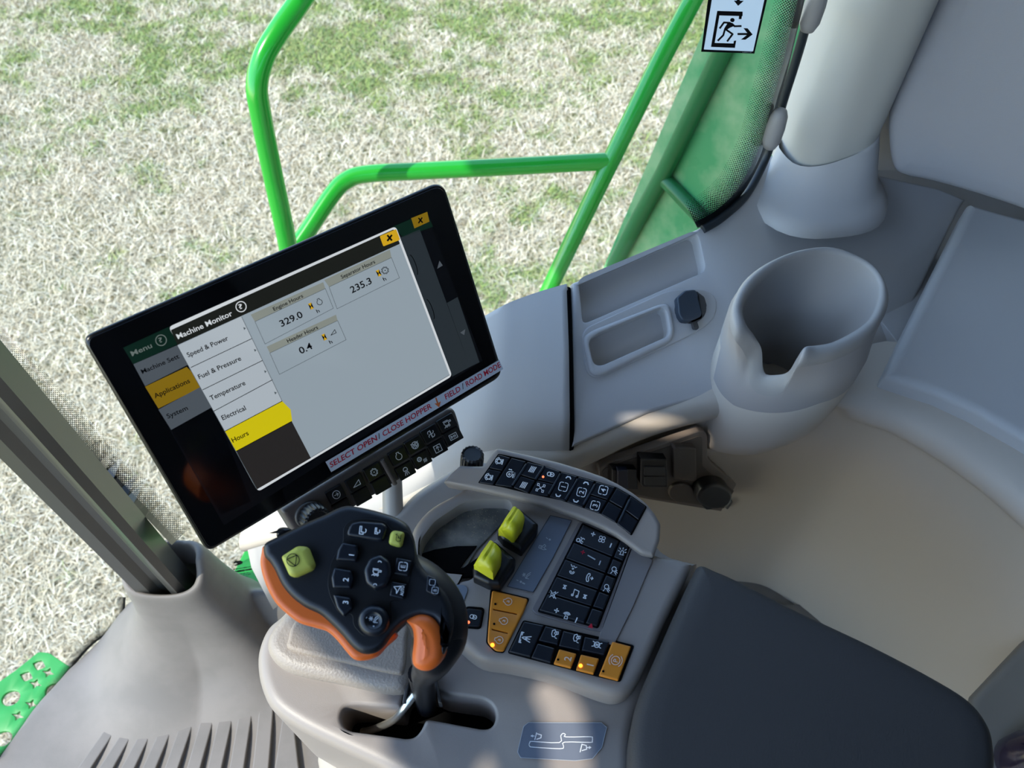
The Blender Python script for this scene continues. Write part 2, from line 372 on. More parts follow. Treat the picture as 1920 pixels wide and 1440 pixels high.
FABRIC = mat('grey_woven_fabric', (160, 158, 160), .9, .1, bump=.5, bscale=1600)
DARKG = mat('dark_grey_plastic', (70, 68, 67), .45, .5, bump=.08)
BLACK = mat('black_plastic', (20, 21, 24), .38, .5, bump=.06)
VOID = mat('black_cavity', (6, 6, 7), .8, .1)
JOYB = mat('joystick_black_rubber', (24, 27, 33), .42, .5, bump=.05)
NAVY = mat('button_black', (16, 22, 32), .36, .5)
ORANGE = mat('orange_rubber', (238, 112, 40), .42, .5)
AMBER = mat('amber_key_plastic', (214, 134, 40), .45, .4)
YEL = mat('yellow_plastic', (206, 206, 40), .38, .5)
YELK = mat('yellow_key_rubber', (190, 190, 84), .5, .4)
INKW = mat('white_print', (225, 230, 235), .6, .2)
INKG = mat('grey_print', (178, 186, 195), .6, .2)
INKR = mat('red_print', (200, 30, 50), .6, .2)
INKK = mat('black_print', (15, 15, 17), .6, .2)
LEDO = mat('orange_led', (255, 150, 40), .4, emit=3.0)
LEDR = mat('red_led', (255, 110, 70), .4, emit=2.5)
METAL = mat('brushed_dark_metal', (108, 108, 104), .34, .5, metal=.7, bump=.05)
STEEL = mat('bright_steel', (205, 205, 200), .3, metal=.9)
RUB = mat('black_rubber_seal', (38, 44, 48), .45, .5)
GREEN = mat('green_paint', (36, 160, 48), .22, .5, coat=.4)
GPANEL = mat('green_blotchy_panel', (62, 146, 92), .42, .5, rgb2=(128, 168, 122), nscale=9)  # green with paler blotches at random
PEBBLE = mat('dusty_rubber_tray', (84, 86, 86), .55, .4, bump=.2, rgb2=(150, 148, 140), nscale=22, noise=.1)
LABELP = mat('grey_label_film', (108, 116, 130), .4, .5)
GLASSK = mat('screen_glass', (3, 4, 8), .08, .5)
def scr(name, rgb, e=.75): return mat('screen_'+name, rgb, .25, .4, emit=e)
def dimbase(m, k=.1):
    b = m.node_tree.nodes['Principled BSDF']; c = b.inputs['Base Color'].default_value; b.inputs['Base Color'].default_value = (c[0]*k, c[1]*k, c[2]*k, 1); return m
S_PALE = dimbase(scr('pale', (160, 174, 184))); S_WHITE = dimbase(scr('white', (226, 232, 236))); S_LIST = dimbase(scr('list', (188, 198, 206)))
S_TAN = dimbase(scr('tan', (146, 152, 144))); S_YEL = dimbase(scr('yellow', (224, 208, 20))); S_AMB = dimbase(scr('amber', (226, 178, 34)))
S_DYEL = dimbase(scr('dim_yellow', (140, 112, 20))); S_DGRN = dimbase(scr('dim_green', (10, 38, 28))); S_DGRY = dimbase(scr('dim_grey', (84, 92, 100)))
S_DGRY2 = dimbase(scr('dark_grey', (44, 52, 58))); S_DTXT = dimbase(scr('dim_text', (108, 120, 116))); S_HEAD = dimbase(scr('header', (30, 32, 28))); S_LOW = dimbase(scr('menu_foot', (44, 42, 42)))
S_BLK = mat('screen_black_text', (6, 8, 12), .3, .3); S_LINE = dimbase(scr('line', (88, 98, 104))); S_GLOW = dimbase(scr('panel_dark', (6, 8, 13)))
def glassmat(name, tint, dots=False):
    m = bpy.data.materials.new(name); m.use_nodes = True; t = m.node_tree; t.nodes.clear()
    out = t.nodes.new('ShaderNodeOutputMaterial'); tr = t.nodes.new('ShaderNodeBsdfTransparent'); tr.inputs[0].default_value = tint
    gl = t.nodes.new('ShaderNodeBsdfGlossy'); gl.inputs['Roughness'].default_value = .02
    lw = t.nodes.new('ShaderNodeLayerWeight'); pw = t.nodes.new('ShaderNodeMath'); pw.operation = 'POWER'; pw.inputs[1].default_value = 5
    t.links.new(lw.outputs['Facing'], pw.inputs[0]); fr = t.nodes.new('ShaderNodeMath'); fr.operation = 'MULTIPLY_ADD'; fr.inputs[1].default_value = .7; fr.inputs[2].default_value = .025; t.links.new(pw.outputs[0], fr.inputs[0]); lw.inputs[0].default_value = .5; mx = t.nodes.new('ShaderNodeMixShader')
    t.links.new(fr.outputs[0], mx.inputs[0]); t.links.new(tr.outputs[0], mx.inputs[1]); t.links.new(gl.outputs[0], mx.inputs[2])
    if not dots: t.links.new(mx.outputs[0], out.inputs[0]); return m
    uv = t.nodes.new('ShaderNodeUVMap'); sp = t.nodes.new('ShaderNodeSeparateXYZ'); t.links.new(uv.outputs[0], sp.inputs[0])
    def mth(op, a, b=None):
        n = t.nodes.new('ShaderNodeMath'); n.operation = op
        for i, q in enumerate((a, b)):
            if q is None: continue
            if isinstance(q, (int, float)): n.inputs[i].default_value = q
            else: t.links.new(q, n.inputs[i])
        return n.outputs[0]
    # uv in metres: x along the edge, y away from it; hexagonal dots that shrink away from the edge
    P = .0034; W = .034
    gx = mth('DIVIDE', sp.outputs[0], P); gy = mth('DIVIDE', sp.outputs[1], P*.5); row = mth('FLOOR', gy); sh = mth('MULTIPLY', mth('MODULO', row, 2), .5)
    fx = mth('SUBTRACT', mth('FRACT', mth('ADD', gx, sh)), .5); fy = mth('MULTIPLY', mth('SUBTRACT', mth('FRACT', gy), .5), .5)
    d = mth('SQRT', mth('ADD', mth('MULTIPLY', fx, fx), mth('MULTIPLY', fy, fy)))
    rad = mth('SUBTRACT', .50, mth('MULTIPLY', mth('DIVIDE', mth('SUBTRACT', sp.outputs[1], .006), W-.006), .40))
    k = mth('LESS_THAN', d, rad); solid = mth('LESS_THAN', sp.outputs[1], .008); k = mth('MAXIMUM', k, solid)
    df = t.nodes.new('ShaderNodeBsdfPrincipled'); df.inputs['Base Color'].default_value = (.006, .007, .008, 1); df.inputs['Roughness'].default_value = .3
    m2 = t.nodes.new('ShaderNodeMixShader'); t.links.new(k, m2.inputs[0]); t2 = t.nodes.new('ShaderNodeBsdfTransparent')
    t.links.new(t2.outputs[0], m2.inputs[1]); t.links.new(df.outputs[0], m2.inputs[2]); t.links.new(m2.outputs[0], out.inputs[0]); return m
GLASS = glassmat('window_glass', (.93, .96, .94, 1)); FRIT = glassmat('window_frit', (1, 1, 1, 1), True)
# ================================================================== outside: ground and grass
GZ = -2.25
gm = mat('dry_soil', (150, 138, 112), .95, .1, rgb2=(120, 124, 78), nscale=3)
g = box('ground', (-14, -10, GZ-.2), (14, 18, GZ), gm); tag(g, kind='structure')
def grass():
    N = 620000; rng = np.random.RandomState(3)
    # more blades close by; the field the windows look on to
    y = .6+9.2*rng.rand(N)**1.15; x = (rng.rand(N)*2-1)*(1.9+.72*y)
    def field(x, y, s, seed):
        r = np.random.RandomState(seed); v = np.zeros_like(x)
        for k in range(10):
            a = r.rand()*6.28; f = s*(.6+1.6*r.rand()); v += np.sin((x*np.cos(a)+y*np.sin(a))*f+r.rand()*6.28+1.3*np.sin(x*f*.6+k)+1.1*np.cos(y*f*.5))
        return v/10
    gfield = field(x, y, 2.6, 1)*.55+field(x, y, 9, 2)*.6+field(x, y, 20, 5)*.55+.16*np.clip((x+.2)/1.5, -1, 1)*(y < 5)+.14*np.clip((y-4.6)/2, -1, 1)
    green = (gfield+rng.randn(N)*.10) > .24
    hgt = np.where(green, .040, .040)*(.6+.8*rng.rand(N)); wd = .0027*(.7+.7*rng.rand(N))*(1+.05*y); a = rng.rand(N)*2*np.pi
    lean = hgt*(.8+1.4*rng.rand(N)); la = rng.rand(N)*2*np.pi
    bx, by = np.cos(a)*wd, np.sin(a)*wd; lx, ly = np.cos(la)*lean, np.sin(la)*lean
    vs = np.empty((N, 5, 3)); vs[:, 0] = np.c_[x-bx, y-by, np.full(N, GZ)]; vs[:, 1] = np.c_[x+bx, y+by, np.full(N, GZ)]
    vs[:, 2] = np.c_[x-bx*.8+lx*.4, y-by*.8+ly*.4, GZ+hgt*.6]; vs[:, 3] = np.c_[x+bx*.8+lx*.4, y+by*.8+ly*.4, GZ+hgt*.6]; vs[:, 4] = np.c_[x+lx, y+ly, GZ+hgt*.85]
    me = bpy.data.meshes.new('grass'); me.vertices.add(N*5); me.vertices.foreach_set('co', vs.ravel())
    base = (np.arange(N)*5)[:, None]; li = (base+np.array([[0, 1, 3, 2, 2, 3, 4]])).ravel()
    me.loops.add(N*7); me.loops.foreach_set('vertex_index', li); me.polygons.add(N*2)
    st = (np.arange(N)*7)[:, None]+np.array([[0, 4]]); me.polygons.foreach_set('loop_start', st.ravel())
    me.update(calc_edges=True)
    straw = np.array([lin((226, 214, 184)), lin((206, 193, 162)), lin((240, 231, 206)), lin((176, 163, 134))])[:, :3]
    grn = np.array([lin((118, 146, 62)), lin((146, 166, 76)), lin((96, 130, 62)), lin((172, 178, 110))])[:, :3]
    k = rng.randint(0, 4, N); mixg = np.clip((gfield+.02)/.3, 0, .45)[:, None]*(rng.rand(N) > .45)[:, None]; col = np.where(green[:, None], grn[k]*.9+straw[k]*.1, straw[k]*(1-mixg)+grn[k]*mixg)*(.85+.3*rng.rand(N))[:, None]
    ca = me.color_attributes.new('blade', 'FLOAT_COLOR', 'POINT'); buf = np.ones((N, 5, 4)); buf[:, :, :3] = col[:, None, :]
    ca.data.foreach_set('color', buf.ravel().astype(np.float32))
    m = bpy.data.materials.new('grass_blades'); m.use_nodes = True; t = m.node_tree; b = t.nodes['Principled BSDF']
    at = t.nodes.new('ShaderNodeAttribute'); at.attribute_name = 'blade'; t.links.new(at.outputs['Color'], b.inputs['Base Color'])
    b.inputs['Roughness'].default_value = .6; b.inputs['Specular IOR Level'].default_value = .25
    me.materials.append(m); o = bpy.data.objects.new('grass', me); C.objects.link(o)
    tag(o, 'short dormant straw coloured grass with green patches covering the ground outside the cab', 'grass', kind='stuff')
grass()

# ------------------------------------------------------------------ green handrail outside the side window
def smooth_path(P, n=8): return cr(P, n, closed=False)
rail = thing('handrail', (-.41, 1.04, .0), 'glossy green tubular handrail bent around outside the side window', 'handrail')
def at(u, v, t): return CAM+ray(u, v)*t
J = at(1145, 302, 1.44)
pV = [at(566, 640, 1.62), at(541, 470, 1.40), at(512, 330, 1.29), at(489, 215, 1.21), at(482, 160, 1.18), at(494, 108, 1.165), at(520, 62, 1.16), at(560, 5, 1.16), at(620, -85, 1.16)]
tube('upright_tube', smooth_path(pV), .0168, GREEN, rail)
pH = [at(545, 478, 1.44), at(575, 436, 1.44), at(622, 366, 1.44), at(650, 338, 1.44), at(690, 326, 1.44), at(800, 320, 1.44), at(960, 312, 1.44), J]
tube('horizontal_tube', smooth_path(pH), .0165, GREEN, rail)
pR = [at(1330, -60, 1.30), at(1296, 5, 1.335), at(1225, 140, 1.38), J, at(1090, 415, 1.50), at(1033, 535, 1.58), at(985, 640, 1.66)]
tube('slanted_tube', smooth_path(pR), .0172, GREEN, rail)

# green bodywork beyond the rear part of the window, with added tubes that imitate the handrail's shadow and reflection on it
GP = Pl(at(1250, 265, 1.62), (-.80, -.58, .14))
pan = thing('body_panel', GP.at(1250, 265), 'blotchy green body panel beyond the rear part of the side window', 'machine panel')
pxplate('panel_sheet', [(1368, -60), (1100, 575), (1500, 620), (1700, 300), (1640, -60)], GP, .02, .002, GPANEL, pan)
GIMG = mat('rail_image_green', (28, 106, 58), .35, .5)  # deeper green carries the handrail's dark image on the panel
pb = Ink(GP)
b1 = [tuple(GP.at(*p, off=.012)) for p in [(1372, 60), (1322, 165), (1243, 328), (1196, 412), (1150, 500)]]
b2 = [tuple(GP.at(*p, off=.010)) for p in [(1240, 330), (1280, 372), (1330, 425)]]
tube('rail_image', b1, .0185, GIMG, pan); tube('rail_image', b2, .016, GIMG, pan)

# step plate at the front corner, seen through the windscreen
SP = HP(-.25)
hol = [rnd([(69, 1238), (78, 1243), (74, 1251), (66, 1255), (62, 1249)], 2), rnd([(90, 1254), (100, 1258), (93, 1265), (87, 1270), (80, 1263), (87, 1259)], 1)]
hol = []
def star(cx, cy, s=1, op=False):
    P = []
    for k in range(8):
        a = math.radians(k*45+20); r = (10 if k % 2 == 0 else (8 if op else 4.2))*s; P.append((cx+r*math.cos(a), cy+r*math.sin(a)*.8))
    return P
stars = [(73, 1247, 1), (90, 1261, 0), (49, 1268, 1), (66, 1282, 0), (58, 1320, 0), (33, 1342, 0), (3, 1395, 1), (12, 1300-40, 0)]
for cx, cy, o_ in [(73, 1247, 1), (90, 1261, 0), (49, 1268, 1), (66, 1282, 0), (58, 1320, 0), (33, 1342, 0)]: hol.append(star(cx, cy, 1.25, o_))
hol += [ell(20, 1309, 19, 13, 20, -28), ell(100, 1295, 17, 13, 20, -28), ell(5, 1385, 19, 13, 20, -28), ell(-25, 1350, 14, 10, 16, -28)]
step = pxplate('step_plate', [(-90, 1340), (30, 1256), (72, 1222), (92, 1224), (136, 1254), (165, 1290), (120, 1420), (-40, 1560), (-160, 1500)], SP, .006, .0012, mat('step_green', (42, 150, 66), .4, .5), None,
    rr=6, holes=hol, hrr=0, hr=.001, through=True)
tag(step, 'green perforated step plate outside the front corner of the cab', 'step')
# green fender corner below the side window, glass marking above it
fp = HP(.02)
fen = pxplate('fender_corner', [(486, 978), (412, 1122), (520, 1135), (640, 1130), (620, 940)], fp, .03, .003, mat('fender_green', (36, 168, 62), .45, .5), None)
tag(fen, 'bright green fender corner below the side window beside the joystick', 'fender')

# ================================================================== cab shell
edge_in = [(1.2, .62), (.06, .60), (.0, .46), (-.20, .47), (-.33, .478), (-.44, .492), (-.505, .495), (-.56, .482), (-.615, .455), (-.655, .422), (-.697, .378), (-.735, .32), (-.765, .24), (-.80, .10), (-.83, -.15), (-.83, -.6), (-.75, -1.28), (1.2, -1.28)]
floor_rest = plate('floor', [V((x, y, -.010)) for x, y in edge_in], (0, 0, 1), .04, .001, FLOORM); tag(floor_rest, kind='structure')
HL = mat('headliner_grey', (74, 76, 80), .9, .1)
# unseen roof: front edge and added slots shaped to cast the sun patches inside
def Qr(u, v, z, zr=1.98):                             # where the sun line through a lit point crosses the roof
    p = Z(u, v, z); return p+SUN*((zr-p.z)/SUN.z)
def Qp(*p): p = V(p); q = p+SUN*((1.98-p.z)/SUN.z); return (q.x, q.y)
roof = [(-1.22, 1.12), (-1.22, .50), (-1.16, .30), (-1.10, .02), Qp(-.079, .425, .60), Qp(-.079, .425, .50), Qp(-.095, .42, .48), Qp(-.245, .262, .675), Qp(-.245, .235, .675)]+[tuple(Qr(*q))[:2] for q in ((640, 1232, .61), (700, 1285, .61), (752, 1325, .60), (742, 1397, .60), (777, 1440, .60), (800, 1520, .60))]+[(-.79, -.75), (-.62, -1.3), (1.3, -1.3), (1.3, 1.12)]
sunslotB = [tuple(Qr(*cL(*q), .605))[:2] for q in ((530, 350), (590, 240), (660, 180), (780, 155), (920, 210), (1060, 340), (1150, 490), (1200, 700), (1235, 1000), (1260, 1500), (690, 1500), (675, 900), (660, 700), (620, 540))]
sunslotC = [tuple(Qr(*cL(*q), .600))[:2] for q in ((-40, 1180), (0, 1060), (90, 965), (170, 940), (235, 990), (260, 1080), (330, 1300), (200, 1450))]
sunslotA = [Qp(-.066, .469, .59), Qp(-.031, .495, .60), Qp(-.005, .46, .59), Qp(-.054, .452, .585)]
ec = Qp(.188, .485, .52); sunslotE = ell(ec[0], ec[1], .036, .010, 12)
ce = plate('ceiling_sun_mask', [V((x, y, 1.98)) for x, y in roof], (0, 0, 1), .012, .002, HL, None, holes=[[V((x, y, 1.98)) for x, y in g_] for g_ in (sunslotA, sunslotB, sunslotC, sunslotE)], hdepth=.02, hr=.0005, through=True)
tag(ce, kind='structure')
wr = box('wall_rear', (1.15, -1.3, -.05), (1.2, .95, 1.95), DARKG); tag(wr, kind='structure')  # unseen, coloured dark to cut light bounced inside the cab
wl = box('wall_left', (-.7, -1.3, -.05), (1.2, -1.25, 1.6), DARKG); tag(wl, kind='structure')  # unseen, dark and raised to block light from this side
box_w = box('wall_rear_corner', (.41, .90, .3), (1.2, .96, 1.95), SILL); box_w.name = 'wall_right_rear'; tag(box_w, kind='structure')

# side window and windscreen (thin glass), frit dots along their edges
def sheet(name, path, z0, z1, m, parent=None, th=0):
    P = [V((x, y, 0)) for x, y in path]; vs = []; fs = []
    zz0 = z0 if isinstance(z0, list) else [z0]*len(P)
    for p, a in zip(P, zz0): vs += [(p.x, p.y, a), (p.x, p.y, z1)]
    for i in range(len(P)-1): fs.append((2*i, 2*i+2, 2*i+3, 2*i+1))
    return fromdata(name, vs, fs, m, parent, 30)
gpath = cr([(-.50, .500), (-.44, .498), (-.33, .482), (-.20, .525), (-.03, .585), (.065, .625), (.22, .692), (.275, .735), (.318, .800)], 6, closed=False)
gz = []
for x, y in gpath: gz.append(.02 if x < -.33 else min(.64, .30+(x+.33)*1.12) if x < -.03 else .62)
w1 = sheet('window_1', gpath, gz, 1.95, GLASS); tag(w1, kind='structure')
wpath = cr([(-.505, .500), (-.56, .490), (-.62, .460), (-.66, .427), (-.70, .384), (-.74, .325), (-.77, .24), (-.81, .10), (-.85, -.05), (-.93, -.3), (-.90, -.8), (-.75, -1.28)], 5, closed=False)
w2 = sheet('window_2', wpath, -.03, 1.93, GLASS); tag(w2, kind='structure')
def frit(name, edge, far, parent, wd=.032):
    """dotted band: edge polyline, inward = vector field pointing from the edge into the pane"""
    vs = []; fs = []; uv = []; s = 0
    for i, p in enumerate(edge):
        if i: s += (edge[i]-edge[i-1]).length
        vs += [p, far[i]]; uv += [(s, 0), (s, wd)]
        if i: fs.append((2*i-2, 2*i, 2*i+1, 2*i-1))
    me = bpy.data.meshes.new(name); me.from_pydata([tuple(v) for v in vs], [], fs); me.update()
    L = me.uv_layers.new(name='UVMap')
    for l in me.loops: L.data[l.index].uv = uv[l.vertex_index]
    return finish(name, me, FRIT, parent, 0)
# right-rear corner of the side window: curve from the sill up along the pillar
def gp_y(px, py):                                     # meet the side glass surface (vertical sheet over gpath)
    r = ray(px, py); best = None
    for a, b in zip(gpath, gpath[1:]):
        d = V(b)-V(a); den = r.x*d.y-r.y*d.x
        if abs(den) < 1e-9: continue
        t = (a[0]*d.y-a[1]*d.x)/den; q = ((r.x*t-a[0])*d.x+(r.y*t-a[1])*d.y)/d.dot(d)
        if t > 0 and -.02 <= q <= 1.02: best = CAM+r*t; 
    return best if best is not None else CAM+r*.95
def wp_y(px, py):
    r = ray(px, py); best = None
    for a, b in zip(wpath, wpath[1:]):
        d = V(b)-V(a); den = r.x*d.y-r.y*d.x
        if abs(den) < 1e-9: continue
        t = (a[0]*d.y-a[1]*d.x)/den; q = ((r.x*t-a[0])*d.x+(r.y*t-a[1])*d.y)/d.dot(d)
        if t > 0 and -.02 <= q <= 1.02: best = CAM+r*t
    return best if best is not None else CAM+r*1.1
def fritpx(name, pxs, side, surf, pw, wd=.034):
    P = [V(p) for p in cr(pxs, 8, closed=False)]; E = [surf(p.x, p.y) for p in P]; I = []
    for i, p in enumerate(P):
        t = (P[min(i+1, len(P)-1)]-P[max(i-1, 0)]).normalized(); q = V((t.y, -t.x))*side; I.append(surf(p.x+q.x*pw, p.y+q.y*pw))
    up_ = lambda e: CAM+(e-CAM)*.9975
    o = frit(name, [up_(e) for e in E], [up_(e) for e in I], None, wd); tag(o, kind='structure'); return o
fritpx('window_1_frit', [(1308, 428), (1345, 408), (1385, 372), (1415, 325), (1440, 268), (1455, 212), (1475, 140), (1492, 70), (1516, -30)], 1, gp_y, 56)
fritpx('window_1_frit_front', [(545, 1103), (470, 1112), (438, 1113)], -1, gp_y, 16)
fritpx('window_1_frit_post', [(322, 1022), (250, 945), (140, 830), (60, 747), (-10, 676), (-60, 620)], -1, gp_y, 52)
fritpx('window_2_frit', [(-8, 1432), (30, 1390), (70, 1340), (110, 1285), (140, 1247), (175, 1208), (226, 1170), (236, 1120)], 1, wp_y, 18)
fritpx('window_2_frit_post', [(238, 1082), (180, 1015), (120, 945), (60, 880), (0, 815)], 1, wp_y, 12)
# black seal along the side window
sp = [(1318, 430), (1350, 411), (1392, 374), (1420, 330), (1444, 275), (1470, 185), (1498, 95), (1530, -20)]
sl = tube('window_seal', [CAM+(gp_y(*p)-CAM)*.985 for p in cr(sp, 6, closed=False)], .0050, RUB); sl.name = 'trim_1'; tag(sl, kind='structure')

# ------------------------------------------------------------------ corner post
def post_ring(z):
    prof = [(-.035, -.018), (-.028, -.026), (-.012, -.024), (-.004, -.015), (.006, -.013), (.014, -.022), (.026, -.025), (.032, -.016), (.030, .012), (.0, .022), (-.034, .014)]
    return [V((-.482+x, .428+y, z)) for x, y in prof]
post = loft('trim_2', [post_ring(.20), post_ring(1.0), post_ring(1.95)], METAL, closed=True, cap1=True, smooth=35); tag(post, kind='structure')
# ------------------------------------------------------------------ moulded floor mat with the flared post cover
def matgrid():
    vs = []; fs = []; M = 144; cx, cy = -.475, .432
    prof = [(.036, .215), (.040, .262), (.044, .272), (.050, .270), (.054, .25), (.058, .21), (.064, .165), (.073, .12), (.086, .075), (.103, .04), (.125, .018), (.155, .006), (.20, .001), (.28, 0), (.40, 0), (.6, 0), (.9, 0), (1.3, 0)]
    prof = [p[:2] for p in cr(prof, 3, closed=False)]
    for r, z in prof:
        for k in range(M):
            a = 2*math.pi*k/M; c, s = math.cos(a), math.sin(a)
            q = 1/((abs(c)**3.2+abs(s)**3.2)**(1/3.2)); rr = r*(q if r < .1 else 1+(q-1)*max(0, 1-(r-.1)/.15)); zz = z
            k0_ = min(1, max(0, (.085-r)/.032)); zz = z-k0_*.030*max(0, -s*.9+.1)+k0_*.012*max(0, c-.4)*1.6*max(0, s+.3)
            k1 = min(1, max(0, (r-.054)/.05)); k1 = k1*k1*(3-2*k1)
            if r < .3: rr *= 1+.50*max(0, -c)*k1
            k2 = min(1, max(0, (r-.056)/.09)); k2 = k2*k2*(3-2*k2)
            x, y = cx+rr*c*(1.12-.12*k2), cy+rr*s*(.72+.28*k2)
            dx, dy = x-cx, y-cy; L0 = math.hypot(dx, dy)      # stops at the glass
            for (ax, ay), (bx, by) in zip(edge_in, edge_in[1:]+edge_in[:1]):
                ex, ey = bx-ax, by-ay; den = dx*ey-dy*ex
                if abs(den) < 1e-12: continue
                t = ((ax-cx)*ey-(ay-cy)*ex)/den; q = ((ax-cx)*dy-(ay-cy)*dx)/den
                if 0 < t < 1 and 0 <= q <= 1: dx, dy = dx*t, dy*t
            x, y = cx+dx, cy+dy
            # ledge that rises towards the side panel
            if x > -.46 and r > .07: zz = max(zz, .13*math.exp(-((y-.45)/.035)**2)*min(1, (x+.46)/.05)*min(1, max(0, (-.20-x)/.04)))
            vs.append((x, y, zz))
    for a in range(len(prof)-1):
        for k in range(M): j = (k+1) % M; fs.append((a*M+k, a*M+j, (a+1)*M+j, (a+1)*M+k))
    return vs, fs
vs, fs = matgrid()
mt = fromdata('floor_mat', vs, fs, FLOORM, None, 80)
mt.name = 'floor_2'; tag(mt, kind='structure')
ribs = [((705, 1062), (752, 1070), (510, 1440), (435, 1440)), ((785, 1092), (828, 1100), (635, 1440), (555, 1440)), ((860, 1112), (910, 1120), (755, 1440), (680, 1440)),
 ((945, 1122), (1005, 1130), (875, 1440), (800, 1440)), ((1040, 1120), (1110, 1118), (1000, 1440), (925, 1440)), ((1150, 1100), (1225, 1080), (1125, 1440), (1050, 1440)),
 ((1255, 1060), (1340, 1015), (1245, 1440), (1165, 1440)), ((1370, 985), (1445, 950), (1370, 1440), (1290, 1440)), ((1470, 1000), (1545, 1000), (1510, 1440), (1420, 1440)),
 ((1590, 1150), (1650, 1180), (1680, 1440), (1545, 1440))]
fl = HP(.010); rv = []
bmx = bmesh.new()
for q in ribs:
    a, b, c_, d_ = [V(cF(*p)) for p in q]; c_ = c_+(c_-b)*.6; d_ = d_+(d_-a)*.6
    P = [fl.at(*p) for p in (a, b, c_, d_)]
    top = [bmx.verts.new(p) for p in P]; bot = [bmx.verts.new(p-V((0, 0, .011))) for p in P]
    bmx.faces.new(top)
    for i in range(4): bmx.faces.new((top[i], top[(i+1) % 4], bot[(i+1) % 4], bot[i]))
bmesh.ops.recalc_face_normals(bmx, faces=bmx.faces); me = bpy.data.meshes.new('ribs'); bmx.to_mesh(me); bmx.free()
rb = finish('floor_3', me, FLOORM, None, 0); md = rb.modifiers.new('b', 'BEVEL'); md.width = .0016; md.segments = 2; tag(rb, kind='structure')

# ------------------------------------------------------------------ side wall below the sill
S2 = [(-.36, .452), (-.25, .440), (-.12, .425), (0, .424), (.062, .432), (.15, .475), (.23, .50), (.32, .517), (.405, .512), (.455, .488), (.52, .42), (.565, .34), (.60, .22), (.62, .05), (.63, -.3)]
Sx = cr(S2, 6, closed=False)
def wallring(dz, ins):
    out = []
    for i, (x, y) in enumerate(Sx):
        a = V(Sx[max(i-1, 0)]); b = V(Sx[min(i+1, len(Sx)-1)]); t = (b-a).normalized(); nrm = V((t.y, -t.x))
        k = 1+1.4*max(0, min(1, (x-.36)/.06)); top = .562 if x > -.03 else .562+(x+.03)*.75
        q = V((x, y))+nrm*ins*k; out.append(V((q.x, q.y, max(top+dz*(1 if k < 1.5 else 1.5), .10 if dz > -.2 else .0))))
    return out
wall = loft('wall_right', [wallring(*p) for p in [(.004, -.03), (.003, .000), (-.002, .008), (-.010, .012), (-.020, .012), (-.030, .008), (-.040, .000), (-.052, -.002), (-.075, -.003)]]+[[V((p.x, p.y+.01, z)) for p in wallring(-.075, -.003)] for z in (.40, .2, -.01)] if False else
 [wallring(*p) for p in [(.004, -.03), (.003, .000), (-.002, .008), (-.010, .012), (-.020, .012), (-.030, .008), (-.040, .000), (-.052, -.002), (-.075, -.003)]]+[[V((p.x, p.y+.005, -.01)) for p in wallring(-.075, -.003)]], WALLP, closed=False, smooth=80)
tag(wall, kind='structure')
# ------------------------------------------------------------------ front sill panel (slopes down towards the post)
A = [V((.060, .598, .640)), V((.015, .583, .636)), V((-.026, .566, .626)), V((-.12, .53, .575)), V((-.22, .495, .485)), V((-.335, .462, .36))]
Bm = [V((.060, .52, .625)), V((.01, .508, .62)), V((-.035, .495, .607)), V((-.13, .468, .55)), V((-.23, .458, .46)), V((-.345, .448, .34))]
B2 = [V((.060, .455, .592)), V((.0, .447, .588)), V((-.05, .44, .572)), V((-.14, .432, .515)), V((-.24, .436, .42)), V((-.352, .44, .30))]
Bn = [V((.060, .430, .568)), V((-.005, .424, .558)), V((-.06, .419, .54)), V((-.14, .416, .48)), V((-.245, .424, .38)), V((-.356, .432, .26))]
Bo = [V((.060, .424, .52)), V((-.005, .418, .50)), V((-.06, .413, .48)), V((-.15, .410, .40)), V((-.25, .418, .28)), V((-.36, .426, .12))]
def dens(R): return [V(p) for p in cr(R, 5, closed=False)]
fp_ = loft('trim_3', [[p+V((0, .01, -.03)) for p in dens(A)], [p+V((0, .002, -.004)) for p in dens(A)], dens(A), [p.lerp(q, .1) for p, q in zip(dens(A), dens(Bm))], dens(Bm), dens(B2), dens(Bn), dens(Bo)], SILL, closed=False, smooth=70, thick=.006); tag(fp_, kind='structure')

# ------------------------------------------------------------------ driver's seat (out of the picture, below and right of the camera; added to shade the console)
seat = thing('driver_seat', V((.15, -.35, 0)), 'unseen dark driver seat to the left of the armrest, added to shade the console', 'seat'); SEATM = mat('seat_fabric', (48, 48, 50), .9, .1)
plate('seat_base', [V((x, y, .36)) for x, y in rnd([(-.1, -.55), (.4, -.55), (.4, -.12), (-.1, -.12)], .05)], (0, 0, 1), .36, .02, DARKG, seat)
plate('seat_cushion', [V((x, y, .48)) for x, y in rnd([(-.2, -.62), (.42, -.62), (.42, -.08), (-.2, -.08)], .08)], (0, 0, 1), .12, .04, SEATM, seat)
plate('backrest', [V((.36, y, z)) for y, z in rnd([(-.60, .47), (-.10, .47), (-.14, 1.15), (-.56, 1.15)], .08)], (-1, 0, .1), .12, .04, SEATM, seat)
